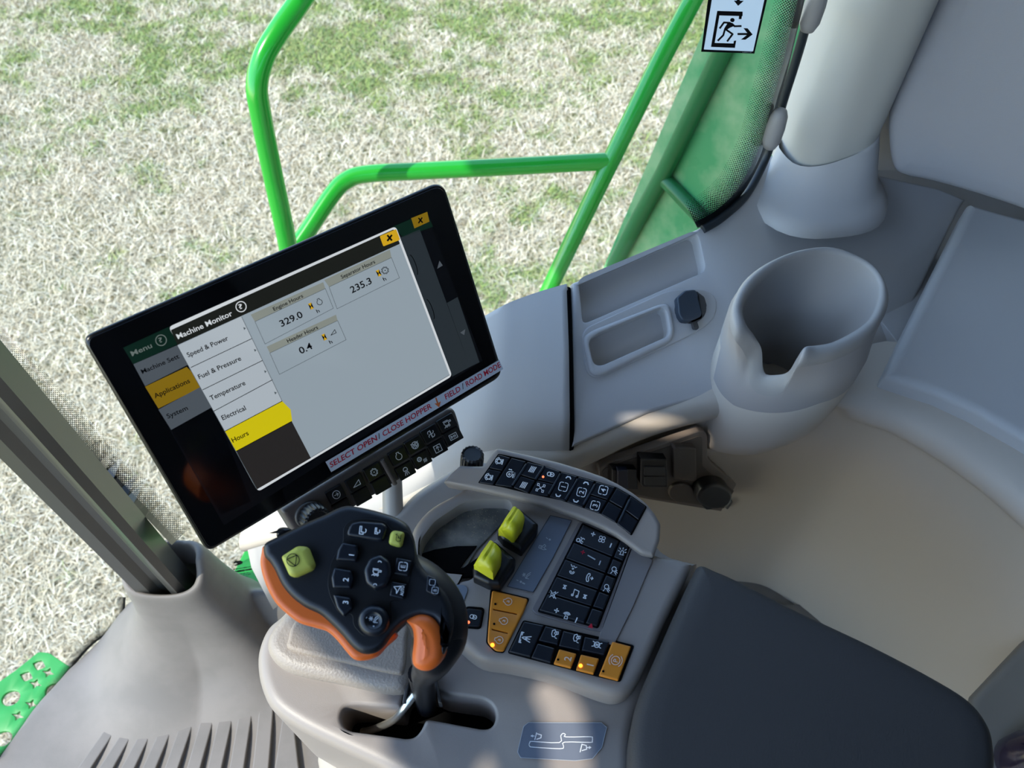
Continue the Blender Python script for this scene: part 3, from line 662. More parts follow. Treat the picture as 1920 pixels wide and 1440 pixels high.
# ================================================================== side sill with its trays (behind the front panel)
PS = Pl3(Z(1070, 530, .64), Z(1310, 430, .64), Z(1072, 838, .57))
def PSo(d): return Pl(PS.p+PS.n*d, PS.n)
sill = thing('side_sill', PS.at(1220, 640), 'grey plastic side sill with two open trays below the window', 'console')
tray1 = crs(cW, [(131, 318), (150, 292), (735, 48), (760, 60), (797, 222), (785, 255), (172, 520), (150, 516)])
tray2 = crs(cW, [(178, 622), (215, 585), (560, 440), (592, 455), (614, 560), (600, 595), (250, 752), (205, 742)])
sill_out = [(1074, 530), (1160, 494), (1310, 428), (1345, 408), (1390, 372), (1420, 330), (1445, 290), (1520, 300), (1660, 330), (1760, 352), (1812, 374), (1800, 392), (1700, 595), (1646, 716), (1606, 714), (1480, 722), (1352, 737), (1217, 774), (1073, 838)]
pxplate('sill_top', sill_out, PS, .018, .004, SILL, sill, holes=[tray1, tray2], hdepth=.085, hrr=8, hr=.0025)
gpz = tube('trim_8', [V((.061, .600, .630)), V((.061, .52, .612)), V((.061, .455, .583)), V((.061, .434, .565)), V((.061, .426, .52))], .0045, VOID, n=8); tag(gpz, kind='structure')
bk = plate('trim_9', [V((x, y, .560)) for x, y in [(.47, .52), (.44, .62), (.40, .76), (.42, .94), (1.18, .94), (1.18, .0), (.66, .0), (.62, .22), (.57, .40)]], (0, 0, 1), .02, .001, SILL); tag(bk, kind='structure')
# second tray: raised ring around an oblong pocket
ringo = crs(cW, [(150, 600), (200, 560), (575, 415), (615, 430), (640, 560), (625, 620), (245, 808), (190, 790)])
pxplate('pocket_rim', ringo, PSo(.0045), .006, .0035, SILL, sill, rr=14, holes=[tray2], hdepth=.0055, hrr=10, hr=.0012, through=True)
# dished surround
pxplate('dish', crs(cW, [(140, 560), (600, 350), (790, 340), (850, 380), (862, 450), (830, 520), (740, 580), (230, 822), (165, 790)]), PSo(.0013), .002, .0013, SILL, sill, rr=22, holes=[tray2], hdepth=.0019, hrr=10, hr=.0003, through=True)
# power socket with dark cap
sock = thing('power_socket', PS.at(1298, 580), 'dark blue grey capped power socket beside the oblong pocket on the side sill', 'socket')
cx, cy = cW(725, 445)
pxplate('collar', ell(cx, cy, 29, 27), PSo(.006), .006, .002, DARKG, sock)
CAPM = mat('blue_grey_cap', (54, 62, 72), .4, .5)
pxplate('cap', crs(cW, [(650, 385), (690, 350), (740, 345), (752, 352), (782, 470), (775, 490), (715, 515), (680, 510), (660, 480)]), PSo(.014), .009, .002, CAPM, sock, rr=4)
pxplate('cap_edge', crs(cW, [(752, 352), (795, 385), (808, 430), (795, 470), (752, 512), (715, 518), (775, 492)]), PSo(.011), .006, .0015, DARKG, sock, rr=3)
pxplate('tab', crs(cW, [(728, 515), (752, 508), (766, 545), (762, 556), (742, 556), (735, 548)]), PSo(.008), .004, .001, DARKG, sock, rr=2)

# ------------------------------------------------------------------ cup holder
cup = thing('cup_holder', V((.34, .56, .45)), 'large round grey cup holder with a handle notch, built onto the side wall', 'cup holder')
PC = Pl3(Z(1560, 466, .706), Z(1373, 579, .700), Z(1590, 660, .686))
nfr = Pl(PC.at(1440, 655), (-.25, -.95, .12))         # front wall around the notch
out_px = [((1562, 466), 0), ((1624, 491), 0), ((1656, 523), 0), ((1666, 562), 0), ((1652, 604), 0), ((1618, 640), 0), ((1571, 664), 0), ((1530, 674), 0), ((1500, 680), 2), ((1487, 700), 1), ((1470, 727), 1), ((1452, 733), 1), ((1425, 728), 1), ((1410, 708), 1), ((1407, 672), 1), ((1396, 645), 2), ((1380, 622), 0), ((1371, 579), 0), ((1393, 530), 0), ((1436, 495), 0), ((1493, 472), 0)]
in_px = [((1557, 477), 0), ((1618, 498), 0), ((1645, 530), 0), ((1644, 568), 0), ((1628, 600), 0), ((1600, 622), 0), ((1560, 642), 0), ((1528, 648), 0), ((1509, 651), 2), ((1495, 670), 1), ((1478, 697), 1), ((1455, 703), 1), ((1436, 701), 1), ((1430, 685), 1), ((1428, 655), 1), ((1416, 632), 2), ((1398, 606), 0), ((1393, 577), 0), ((1414, 537), 0), ((1458, 500), 0), ((1507, 481), 0)]
k0 = [PC.at(*p) for p, k in out_px if k == 0]; A_ = np.array([[p.x, p.y, 1] for p in k0]); sol = np.linalg.lstsq(A_, np.array([p.x**2+p.y**2 for p in k0]), rcond=None)[0]
cyx, cyy = float(sol[0]/2), float(sol[1]/2); crx = cry = math.sqrt(float(sol[2])+cyx**2+cyy**2); pass
def cyl(u, v, ins=0):                                 # line of sight meets the near side of the cup's wall
    r = ray(u, v); ax, ay = r.x/(crx-ins), r.y/(cry-ins); bx, by = (CAM.x-cyx)/(crx-ins), (CAM.y-cyy)/(cry-ins)
    A2 = ax*ax+ay*ay; B_ = 2*(ax*bx+ay*by); C_ = bx*bx+by*by-1; D_ = max(B_*B_-4*A2*C_, 0); return CAM+r*((-B_-math.sqrt(D_))/(2*A2))
def cp(pt, k, ins):
    (u, v) = pt
    if k == 1: return cyl(u, v, ins)
    if k == 2: return (PC.at(u, v)+cyl(u, v, ins))/2
    return PC.at(u, v)
O = [V(p) for p in cr([cp(p, k, 0) for p, k in out_px], 4)]; I = [V(p) for p in cr([cp(p, k, .008) for p, k in in_px], 4)]
cen = sum(O, V())/len(O); cin = sum(I, V())/len(I)
up = V((0, 0, 1)); M4 = len(O)
def ellring(c, rx, ry, z, n=M4):                        # ring matched to the angular order of O
    R = []
    for p in O:
        a = math.atan2(p.y-cen.y, p.x-cen.x); R.append(V((c[0]+rx*math.cos(a), c[1]+ry*math.sin(a), z)))
    return R
mid = [(a+b)/2+up*.004 for a, b in zip(O, I)]
q1 = [a.lerp(b, .22)+up*.003 for a, b in zip(O, I)]; q3 = [a.lerp(b, .78)+up*.003 for a, b in zip(O, I)]
low = [a+V((0, 0, -.009)) for a in O]
rimr = [low, O, q1, mid, q3, I, [b+V((0, 0, -.008)) for b in I]]
inner = []
bc = (cin.x-.006, cin.y+.006)
for t in (.25, .5, .75, 1.0):
    E2 = ellring(bc, .036, .036, .55)
    inner.append([V((b.x*(1-t)+e.x*t, b.y*(1-t)+e.y*t, (b.z-.008)*(1-t)+.55*t)) for b, e in zip(I, E2)])
CUPM = mat('cup_grey_plastic', (168, 163, 158), .5, .45, bump=.08)
loft('rim', rimr+inner, CUPM, cup, cap1=True, smooth=70)
# upper collar and lower body: seam between them found where the front wall meets it
sm = sorted((math.atan2(q.y-cyy, q.x-cyx), q.z) for q in (cyl(*p) for p in ((1353, 739), (1376, 760), (1440, 774), (1483, 772), (1536, 756), (1592, 728))))
def seamz(p):
    a = math.atan2(p.y-cyy, p.x-cyx)
    if a <= sm[0][0]: return sm[0][1]
    for (a0, z0), (a1, z1) in zip(sm, sm[1:]):
        if a0 <= a <= a1: return z0+(z1-z0)*(a-a0)/(a1-a0)
    return sm[-1][1]
def wallxy(p): a = math.atan2(p.y-cyy, p.x-cyx); return V((cyx+crx*math.cos(a), cyy+cry*math.sin(a)))
coll = [[V((*( V((p.x, p.y)).lerp(wallxy(p), min(1, t*2.2))), (p.z-.009)*(1-t)+seamz(p)*t)) for p in O] for t in (0, .12, .28, .5, .75, 1)]
loft('collar', coll, mat('cup_collar_plastic', (172, 165, 160), .5, .45, bump=.08), cup, smooth=70)
body = []
for dz, s, dx, dy in ((.004, .96, 0, 0), (-.001, .985, 0, 0), (-.006, .995, 0, 0), (-.04, .985, -.001, .001), (-.075, .95, -.003, .002), (-.105, .88, -.006, .006), (-.13, .76, -.010, .016), (-.148, .60, -.014, .03), (-.160, .35, -.018, .045)):
    body.append([V((cyx+(wallxy(p).x-cyx)*s+dx, cyy+(wallxy(p).y-cyy)*s+dy, seamz(p)+dz)) for p in O])
loft('body', body, WALLP, cup, cap1=True, smooth=80)

# ------------------------------------------------------------------ rear pillar: pale trim over a flared foot
def sec(cx, cy, sx, sy, z, rot=0, pw=3.0, n=40):
    R = []
    for k in range(n):
        a = 2*math.pi*k/n; c, s = math.cos(a), math.sin(a); q = 1/((abs(c)**pw+abs(s)**pw)**(1/pw)); x, y = sx*c*q, sy*s*q
        ca, sa = math.cos(rot), math.sin(rot); R.append(V((cx+x*ca-y*sa, cy+x*sa+y*ca, z)))
    return R
pil = []
PB = [(1442, 296), (1476, 335), (1600, 303), (1645, 262)]
for z in (.64, .69, .72, .76, .85, 1.0, 1.2, 1.5, 1.95):
    R = sec(.384, .818, .050, .062, z, .12)
    pil.append(R)
pl_o = loft('trim_4', [[p.lerp(V((.384, .818, p.z)), .06) for p in pil[0]]]+pil, PILLAR, cap1=True, smooth=80); tag(pl_o, kind='structure')
foot = []
for z, g, dx, dy in ((.668, .98, 0, 0), (.672, 1.02, 0, 0), (.670, 1.05, 0, 0), (.664, 1.10, 0, -.003), (.657, 1.2, -.003, -.010), (.650, 1.32, -.006, -.018), (.645, 1.45, -.008, -.026), (.640, 1.58, -.01, -.032), (.63, 1.6, -.01, -.033)):
    R = sec(.380+dx, .816+dy, .054*g, .063*g, z, .14, 2.8)
    for p in R: p.z += (.034*max(0, min(1, (p.x-.34)/.09)))*max(0, 1-(g-1)/.3)
    for p in R:
        p.x = max(p.x, .266+max(0, p.y-.70)*.58)
        for (ax, ay, *_), (bx, by, *_) in zip(gpath, gpath[1:]):
            if ax <= p.x <= bx: p.y = min(p.y, ay+(by-ay)*(p.x-ax)/(bx-ax)-.007)
        if p.x < .322: p.y = min(p.y, .79)
    foot.append(R)
ft = loft('trim_5', foot, SILL, smooth=80); tag(ft, kind='structure')
def clip(px, py, label):
    r = ray(px, py); t = .765/r.y; c = CAM+r*t*.98; R = []
    dirv = V((0, 0, 1)); side = V((.75, -.66, 0)).normalized(); nn = V((-.66, -.75, 0)).normalized()
    prof = [(-.027, .2), (-.025, .65), (-.017, .95), (0, 1), (.015, .9), (.022, .65), (.025, .2)]
    for h, s in prof: R.append([c+dirv*h+side*(.0105*s*math.cos(a))+nn*(.011*s*math.sin(a)) for a in [2*math.pi*k/20 for k in range(20)]])
    o = loft('trim_clip', R, mat('pale_clip_plastic', (178, 172, 166), .45, .5), cap0=True, cap1=True, smooth=80)
    tag(o, label, 'clip', 'clips along the pillar edge'); return o
clip(1454, 240, 'lower of the two rounded pale clips on the pillar beside the window seal')
clip(1528, 10, 'upper rounded pale clip on the pillar, cut by the top of the picture')

# ------------------------------------------------------------------ upholstered rear pad, storage lid
PF = Pl(Z(1750, 350, .668), (-.52, -.84, .12))
pad = [(1770, -60), (1730, 30), (1698, 100), (1672, 170), (1662, 225), (1664, 280), (1672, 318), (1692, 334), (1750, 347), (1850, 376), (1950, 412), (2150, 500), (2300, 300), (2200, -100)]
pd = pxplate('rear_cushion', [p[:2] for p in cr(pad, 5)], PF, .05, .014, FABRIC, None, dome=(.012, .002)); pd.name = 'rear_cushion'
tag(pd, 'large grey woven fabric padded panel behind the pale pillar', 'cushion')
lidp = Pl3(Z(1815, 380, .632), Z(1652, 700, .590), Z(1920, 815, .590))
lid = pxplate('storage_lid', [(1818, 378), (1960, 418), (2200, 480), (2250, 900), (2050, 905), (1920, 822), (1833, 772), (1760, 738), (1700, 718), (1656, 705)], lidp, .034, .009, SILL, None, rr=6)
tag(lid, 'grey hinged storage lid behind the cup holder', 'lid')
# lower panel at the rear corner beside the armrest
rp = Pl(Z(1900, 1330, .36), (-.35, -.25, .9))
rpn = pxplate('side_panel', [(1822, 1308), (1918, 1206), (1990, 1150), (2060, 1400), (2000, 1700), (1850, 1640), (1780, 1500)], rp, .02, .008, mat('lower_panel_plastic', (128, 124, 118), .55, .4), None)
tag(rpn, 'grey lower panel in the corner behind the armrest', 'panel')
bot = thing('bottle', V(rp.at(1912, 1432))+rp.n*.02, 'dark purplish bottle neck cut off by the bottom right corner', 'bottle')
cb = rp.at(1915, 1436)+V((0, 0, .004)); PUR = mat('purple_black_plastic', (46, 38, 56), .18, .6, coat=.5)
loft('body', [[cb+V((r*math.cos(a), r*math.sin(a), h)) for a in [2*math.pi*k/20 for k in range(20)]] for h, r in ((.0, .03), (.03, .03), (.05, .022), (.06, .014))], PUR, bot, cap1=True)
loft('cap', [[cb+V((r*math.cos(a), r*math.sin(a), h)) for a in [2*math.pi*k/20 for k in range(20)]] for h, r in ((.06, .016), (.075, .016), (.078, .012))], PUR, bot, cap0=True, cap1=True)

# ------------------------------------------------------------------ socket panel in the side wall
PW = Pl((.15, .463, .4), (.36, -.93, -.02))
def PWo(d): return Pl(PW.p+PW.n*d, PW.n)
sp_ = thing('power_outlet', PW.at(1270, 890), 'dark taupe five sided socket panel set low in the side wall', 'panel')
outl = crs(cS, [(335, 520), (380, 490), (1340, 150), (1400, 165), (1425, 200), (1425, 420), (1480, 490), (1790, 740), (1800, 790), (1660, 960), (1600, 965), (900, 850), (400, 760), (340, 600)])
SPM = mat('dark_taupe_plastic', (92, 82, 73), .45, .5, bump=.06)
pxplate('surround', outl, PWo(.004), .008, .002, mat('taupe_panel_frame', (128, 115, 103), .4, .5), sp_, rr=3)
inl = crs(cS, [(365, 560), (400, 520), (1330, 205), (1365, 215), (1370, 240), (1372, 500), (1420, 550), (1740, 790), (1620, 930), (900, 825), (420, 730), (375, 620)])
pxplate('panel_face', inl, PWo(.0045), .002, .0004, SPM, sp_, rr=3)
def sub(name, pts, off, th, r, m, par, rr=2): return pxplate(name, crs(cS, pts), PWo(off), th, r, m, par, rr=rr)
us = thing('usb_socket', PW.at(1226, 888), 'black double usb socket block in the middle of the socket panel', 'socket')
sub('housing', [(755, 430), (1020, 440), (1030, 720), (780, 715), (755, 690)], .014, .010, .002, BLACK, us)
sub('port_cover', [(790, 510), (1000, 515), (1002, 600), (790, 598)], .0155, .003, .0008, DARKG, us); sub('port_cover', [(790, 610), (1002, 612), (1004, 695), (792, 695)], .0155, .003, .0008, DARKG, us)
cn = thing('connector', PW.at(1170, 890), 'dark navy square connector at the left of the socket panel', 'connector')
sub('housing', [(470, 535), (715, 540), (730, 740), (470, 735)], .012, .010, .0015, BLACK, cn); sub('plug', [(525, 545), (630, 548), (632, 730), (525, 728)], .016, .006, .0015, mat('navy_plug', (22, 34, 62), .4, .5), cn)
bl = sub('blanking_plate', [(1080, 330), (1105, 315), (1310, 325), (1315, 645), (1290, 655), (1085, 635)], .011, .009, .002, SPM, None); tag(bl, 'square taupe blanking plate in the socket panel', 'cover')
ix = Ink(PWo(.0115))
rc = pxplate('round_cover', ell(*cS(1165, 775), 24, 17.5), PWo(.0085), .006, .0015, SPM, None); tag(rc, 'round taupe embossed cover below the square blanking plate', 'cover')
cc = thing('round_socket', PW.at(1341, 932), 'large round black capped socket at the right end of the socket panel', 'cap')
pxplate('cap', ell(*cS(1500, 815), 33, 22.5, rot=-5), PWo(.020), .016, .004, BLACK, cc); sub('tab', [(1370, 900), (1440, 890), (1480, 935), (1410, 942)], .018, .006, .0015, BLACK, cc)
ft2 = sub('latch', [(1600, 925), (1665, 850), (1680, 860), (1625, 940)], .010, .005, .001, mat('grey_latch', (110, 108, 104), .4), None); tag(ft2, 'small grey latch at the corner of the socket panel', 'latch')

def paper(name, rgb):                                 # thin vinyl that lets part of the daylight through
    m = bpy.data.materials.new(name); m.use_nodes = True; t = m.node_tree; t.nodes.clear(); out = t.nodes.new('ShaderNodeOutputMaterial')
    a = t.nodes.new('ShaderNodeBsdfDiffuse'); b = t.nodes.new('ShaderNodeBsdfTranslucent'); a.inputs[0].default_value = lin(rgb); b.inputs[0].default_value = lin(rgb)
    mx = t.nodes.new('ShaderNodeMixShader'); mx.inputs[0].default_value = .5; t.links.new(a.outputs[0], mx.inputs[1]); t.links.new(b.outputs[0], mx.inputs[2]); t.links.new(mx.outputs[0], out.inputs[0]); return m
# ------------------------------------------------------------------ exit sticker on the side window
PG = Pl(gp_y(1370, 60)+V((0, -.003, 0)), (gp_y(1318, 95)-gp_y(1415, 100)).cross(V((0, 0, 1)))*-1)
if PG.n.y > 0: PG = Pl(PG.p, -PG.n)
stk = Ink(PG, .0003); WH = paper('sticker_white', (214, 226, 240))
x = lambda *p: cX(*p)
ob = crs(cX, [(300, -260), (1110, -240), (885, 715), (175, 690)]); ib = crs(cX, [(352, -220), (1062, -205), (868, 686), (210, 660)])
for i_ in range(4): stk.poly([ob[i_], ob[(i_+1) % 4], ib[(i_+1) % 4], ib[i_]], INKK, 0)
stk.poly(crs(cX, [(352, -220), (1062, -205), (868, 686), (210, 660)]), WH, 1, 2)
for q in ([(390, 145), (728, 155), (728, 215), (382, 205)], [(390, 145), (430, 145), (355, 575), (305, 630)], [(305, 625), (355, 572), (612, 580), (622, 638)], [(688, 156), (728, 156), (712, 255), (675, 255)], [(612, 545), (643, 540), (625, 640), (598, 636)],
          [(660, 440), (800, 440), (800, 468), (660, 468)]): stk.poly(crs(cX, q), INKK, 2)
stk.poly(crs(cX, [(740, 375), (795, 378), (862, 460), (765, 530), (705, 528), (800, 455)]), INKK, 2)
stk.poly(crs(cX, ell(592, 268, 30, 28)), INKK, 2)
stk.poly(crs(cX, [(540, 290), (600, 310), (610, 350), (560, 370), (500, 410), (480, 385), (500, 350)]), INKK, 2)
for q in ([(560, 305), (480, 300), (425, 375)], [(590, 320), (620, 350), (708, 348)], [(495, 385), (470, 470), (400, 540)], [(500, 390), (595, 455), (525, 548)]): stk.line(crs(cX, q), 3.6, INKK, 2)
stk.poly(crs(cX, [(610, 8), (745, 10), (668, 78)]), INKK, 2); stk.poly(crs(cX, [(660, -160), (700, -160), (690, 15), (650, 15)]), INKK, 2)
stk.text('L209119', cX(728, 702), cX(845, 706), 1.9, WH, 3)
so_ = stk.build('exit_sticker'); tag(so_, 'white emergency exit sticker with running figure and arrow on the side window', 'sticker')
# maker's etching on the glass low beside the post
PE = Pl(gp_y(450, 1075)+V((0, -.003, 0)), PG.n); et = Ink(PE, .0003)
ov = crs(cY, [(385, 770), (420, 742), (520, 728), (568, 750), (560, 790), (500, 815), (430, 835), (390, 815), (450, 805), (470, 790), (440, 775), (400, 790)])
et.poly(ov, INKK, 1)
ETK = mat('etched_marks', (22, 60, 34), .6, .2); rr_ = random.Random(2)
for j, (y0, x0, x1, h) in enumerate(((880, 390, 740, 2.0), (930, 340, 850, 3.4), (985, 340, 760, 1.6), (1020, 350, 720, 1.6), (1055, 350, 680, 1.5), (1090, 360, 700, 2.4), (1130, 430, 620, 1.3))):
    xx = x0
    while xx < x1:
        wdt = rr_.uniform(14, 40); a = cY(xx, y0-(xx-340)*.16+30); b = cY(min(xx+wdt*.6, x1), y0-(xx+wdt*.6-340)*.16+30); et.line([a, b], h*rr_.uniform(.5, 1), ETK, 1); xx += wdt
eo = et.build('window_marking'); tag(eo, 'small dark etched marking on the glass beside the fender corner', 'marking')
# ================================================================== armrest console
con = thing('control_console', V((.03, .20, .5)), 'grey control console with rows of dark and amber keys in front of the armrest', 'console')
U0 = V((-.973, -.233)); R0 = V((.27, -.963))
shell = [(479, 1240), (484, 1205), (500, 1172), (530, 1145), (560, 1100), (600, 1040), (650, 1000), (700, 975), (738, 958), (770, 925), (812, 895), (862, 868), (925, 862), (1100, 900), (1215, 975), (1235, 1020), (1262, 1040), (1300, 1050), (1308, 1062), (1262, 1170), (1215, 1290), (1188, 1380), (1182, 1500), (1120, 1560), (1000, 1560), (880, 1500), (760, 1462), (700, 1434), (640, 1406), (560, 1366), (508, 1328), (486, 1285)]
slot = crs(cB, [(650, 760), (665, 700), (700, 672), (790, 668), (1075, 695), (1080, 650), (1105, 560), (1310, 555), (1380, 590), (1640, 628), (1700, 660), (1735, 720), (1730, 790), (1695, 832), (1640, 838), (1250, 765), (1225, 830), (1180, 890), (1120, 905), (1020, 890), (720, 850), (670, 820)])
slotr = rnd(slot, 9)
HS = HP(.600)
pxplate('shell', [p[:2] for p in cr(shell, 4)], HS, .16, .011, TAUPE, con, holes=[slotr], hrr=0, hdepth=.07, hr=.003, segs=6, smooth=50)
pxplate('slot_dark', [p[:2] for p in cr([(618, 1345), (650, 1290), (800, 1250), (940, 1300), (985, 1390), (940, 1425), (760, 1440), (660, 1415)], 3)], HP(.545), .006, .001, VOID, con)  # black sheet put in for the darkness down in the slot
# low front pad below the joystick and ridge above the slot
pxplate('front_pad', [p[:2] for p in cr([(499, 1195), (520, 1160), (560, 1130), (640, 1105), (740, 1120), (775, 1165), (775, 1230), (765, 1280), (735, 1296), (640, 1277), (545, 1257), (505, 1228)], 4)], HP(.612), .02, .010, TAUPE_T, con, segs=6)
pxplate('grain_pad', [p[:2] for p in cr([(548, 1170), (570, 1150), (640, 1140), (755, 1160), (762, 1200), (757, 1255), (735, 1262), (640, 1240), (545, 1218), (540, 1195)], 4)], HP(.6155), .006, .0035, mat('taupe_leather_grain', (150, 138, 126), .5, .4, bump=.55, bscale=520), con, segs=5)
# underneath: pedestal seen below the front edge
pxplate('pedestal', [p[:2] for p in cr([(590, 1405), (640, 1375), (900, 1380), (1100, 1450), (1100, 1600), (700, 1600), (610, 1480)], 4)], HP(.46), .46, .02, mat('pale_pedestal', (168, 160, 150), .5, .4), con)
# raised deck that carries the keys
HD = HP(.628)
deck = [(815, 1120), (840, 1092), (800, 1096), (770, 1070), (770, 1000), (800, 955), (850, 925), (905, 905), (1020, 940), (1130, 985), (1225, 1035), (1262, 1042), (1293, 1052), (1296, 1066), (1250, 1160), (1205, 1262), (1180, 1295), (1155, 1304), (1120, 1296), (1040, 1266), (960, 1247), (905, 1238), (868, 1212), (835, 1180), (822, 1150)]
tray = [(790, 1012), (815, 978), (868, 943), (905, 936), (954, 937), (960, 950), (955, 985), (900, 1040), (888, 1084), (850, 1092), (800, 1088), (782, 1060)]
pxplate('deck', [p[:2] for p in cr(deck, 4)], HD, .026, .008, TAUPE, con, holes=[tray], hrr=12, hdepth=.019, hr=.003, segs=6)
pxplate('rubber_tray', crs(c5, [(10, 800), (120, 640), (330, 445), (640, 430), (650, 540), (420, 780), (330, 930), (130, 960)]), HP(.6115), .004, .001, PEBBLE, con, rr=4)
pxplate('tray_dark', crs(c5, [(5, 815), (130, 775), (280, 752), (420, 750), (300, 905), (330, 900), (430, 830), (500, 960), (250, 972), (60, 960)]), HP(.6135), .002, .0004, VOID, con, rr=0)  # flat black sheet painted as the dark deep end of the tray
dirt = Ink(HP(.6125), .0002); rr_ = random.Random(5); DIRT = mat('grain_dust', (206, 190, 150), .9, .1)
for k in range(130):
    a = rr_.gauss(435, 45); b = rr_.gauss(590, 70)
    if k > 90: a = rr_.uniform(180, 600); b = rr_.uniform(480, 700)
    q = c5(a, b); s = rr_.uniform(.25, .6); dirt.poly([(q[0], q[1]-s), (q[0]+s*1.3, q[1]), (q[0], q[1]+s), (q[0]-s, q[1])], DIRT, 1)
dirt_o = dirt.build('dust', con); dirt_o['kind'] = 'stuff'
# channel at the armrest side of the deck
pxplate('channel', crs(c5, [(1520, 760), (1640, 850), (1500, 1180), (1370, 1440), (1260, 1410), (1290, 1300), (1480, 770)]), HP(.6295), .002, .0006, mat('channel_plastic', (128, 122, 120), .45, .5), con, rr=3)
# ------------------------------------------------------------------ arched key bar
HB = Pl3(Z(913, 870, .646), Z(1212, 950, .650), Z(1180, 1010, .640))
def HBo(d): return Pl(HB.p+HB.n*d, HB.n)
bar = crs(c5, [(180, 312), (320, 170), (470, 190), (555, 65), (700, 100), (1000, 170), (1300, 270), (1500, 380), (1640, 500), (1700, 600), (1688, 710), (1640, 830), (1560, 812), (1450, 745), (1280, 625), (1100, 548), (900, 480), (640, 412), (400, 358)])
bar = crs(c5, [(182, 312), (235, 250), (300, 190), (400, 195), (470, 195), (515, 120), (555, 68), (700, 100), (850, 135), (1000, 172), (1150, 218), (1300, 270), (1400, 320), (1500, 380), (1590, 450), (1650, 520), (1695, 600), (1688, 710), (1645, 830), (1560, 812), (1450, 730), (1370, 672), (1280, 625), (1190, 585), (1100, 548), (900, 480), (640, 412), (400, 358)])
pxplate('key_bar', bar, HB, .022, .004, TAUPE, con, rr=5, segs=5)
pxplate('bar_recess', crs(c5, [(570, 112), (740, 148), (1000, 236), (1200, 290), (1388, 345), (1500, 410), (1600, 480), (1492, 682), (1390, 595), (1280, 530), (1000, 435), (760, 385), (600, 345), (428, 315)]), HBo(.0006), .001, .0003, VOID, con, rr=3)
def key(par, f, quad, pl, off, m=NAVY, th=.004, r=.0011, rr=2.2, name='key'): return pxplate(name, crs(f, quad), Pl(pl.p+pl.n*off, pl.n), th, r, m, par, rr=rr, segs=3)
def gw(s, h, w_):
    if len(s) > 1: return w_
    vs, _ = glyphs(s); return (max(v[0] for v in vs)-min(v[0] for v in vs))*h/.7
def mark(k, pl, off, items, name='symbol'):
    ik = Ink(Pl(pl.p+pl.n*off, pl.n), .00025)
    for it in items:
        if it[0] == 't': _, s, c, h, w_, m_ = it; c = V(c); w_ = gw(s, h, w_); ik.text(s, tuple(c-R0*w_/2-U0*h/2), tuple(c+R0*w_/2-U0*h/2), h, m_, 2, up=U0)
        elif it[0] == 'dot': _, c, r_, m_ = it; ik.poly(ell(c[0], c[1], r_, n=12), m_, 2)
        else: icon(ik, it[0], it[1], -U0*it[2], R0*it[2]*(it[4] if len(it) > 4 else 1), it[5] if len(it) > 5 else INKW, it[3] if len(it) > 3 else 1.2)
    return ik.build(name, k)
TB = [(570, 117), (655, 142), (765, 168), (890, 200), (1000, 238), (1120, 272), (1240, 305), (1385, 348), (1480, 402), (1595, 482)]
BB = [(432, 312), (540, 328), (670, 345), (780, 388), (920, 408), (1040, 445), (1160, 488), (1275, 528), (1385, 592), (1490, 675)]
split = {0: .5, 2: .52, 3: .5, 6: .5, 7: .5, 8: .5}
labs = {(0, 0): [('rotor', c5(575, 165), 8)], (0, 1): [('rotor', c5(503, 275), 8)], (1, 0): [('turbo', c5(648, 250), 8.5, 1.4), ('t', 'FEST', c5(682, 262), 2.6, 11, INKG)],
        (2, 0): [('conc', c5(805, 222), 8, 1.5)], (2, 1): [('conc', c5(745, 330), 8, 1.5)], (3, 0): [('lock', c5(932, 256), 8, 1.5), ('dot', c5(880, 273), 2.2, LEDR)], (3, 1): [('drive', c5(862, 350), 8)],
        (4, 0): [('chev', c5(1056, 280), 5, 2.2), ('roundsq', c5(1020, 342), 9.4, 1.3), ('t', '1', c5(1020, 342), 9, 4.5, INKW)],
        (5, 0): [('chev', c5(1178, 318), 5, 2.2), ('roundsq', c5(1146, 380), 9.4, 1.3), ('t', '2', c5(1146, 380), 9, 6, INKW)],
        (6, 0): [('roundsq', c5(1296, 366), 9.4, 1.3), ('t', '4', c5(1296, 366), 9, 6.5, INKW)], (6, 1): [('roundsq', c5(1240, 472), 9.4, 1.3), ('t', '3', c5(1240, 472), 9, 6, INKW)]}
def lp(a, b, t): return (a[0]+(b[0]-a[0])*t, a[1]+(b[1]-a[1])*t)
for i in range(9):
    g = .05
    tl, tr = lp(TB[i], TB[i+1], g), lp(TB[i], TB[i+1], 1-g); bl_, br = lp(BB[i], BB[i+1], g), lp(BB[i], BB[i+1], 1-g)
    parts_ = [(0, 1)] if i not in split else [(0, split[i]-.02), (split[i]+.02, 1)]
    for j, (a, b) in enumerate(parts_):
        k = key(con, c5, [lp(tl, bl_, a), lp(tr, br, a), lp(tr, br, b), lp(tl, bl_, b)], HB, .0026, rr=1.5, r=.0008)
        if (i, j) in labs: mark(k, HB, .0026, labs[(i, j)])
        if i in (4, 5):
            ik = Ink(HBo(.0026), .00025); c = c5(*{4: (983, 402), 5: (1106, 440)}[i]); icon(ik, 'chev', c, -U0*5, R0*-5, INKW, 2.2); ik.build('symbol', k)
ribm = mat('key_ridge', (40, 48, 58), .4, .5)
for (a, b) in (((765, 185), (668, 332)), ((890, 197), (826, 290)), ((1120, 290), (1036, 430)), ((1240, 325), (1160, 465)), ((1480, 432), (1408, 580)), ((1000, 252), (920, 392))):
    tube('ridge', [HBo(.0030).at(c5(*a)), HBo(.0030).at(c5(*b))], .0011, ribm, con, n=8)
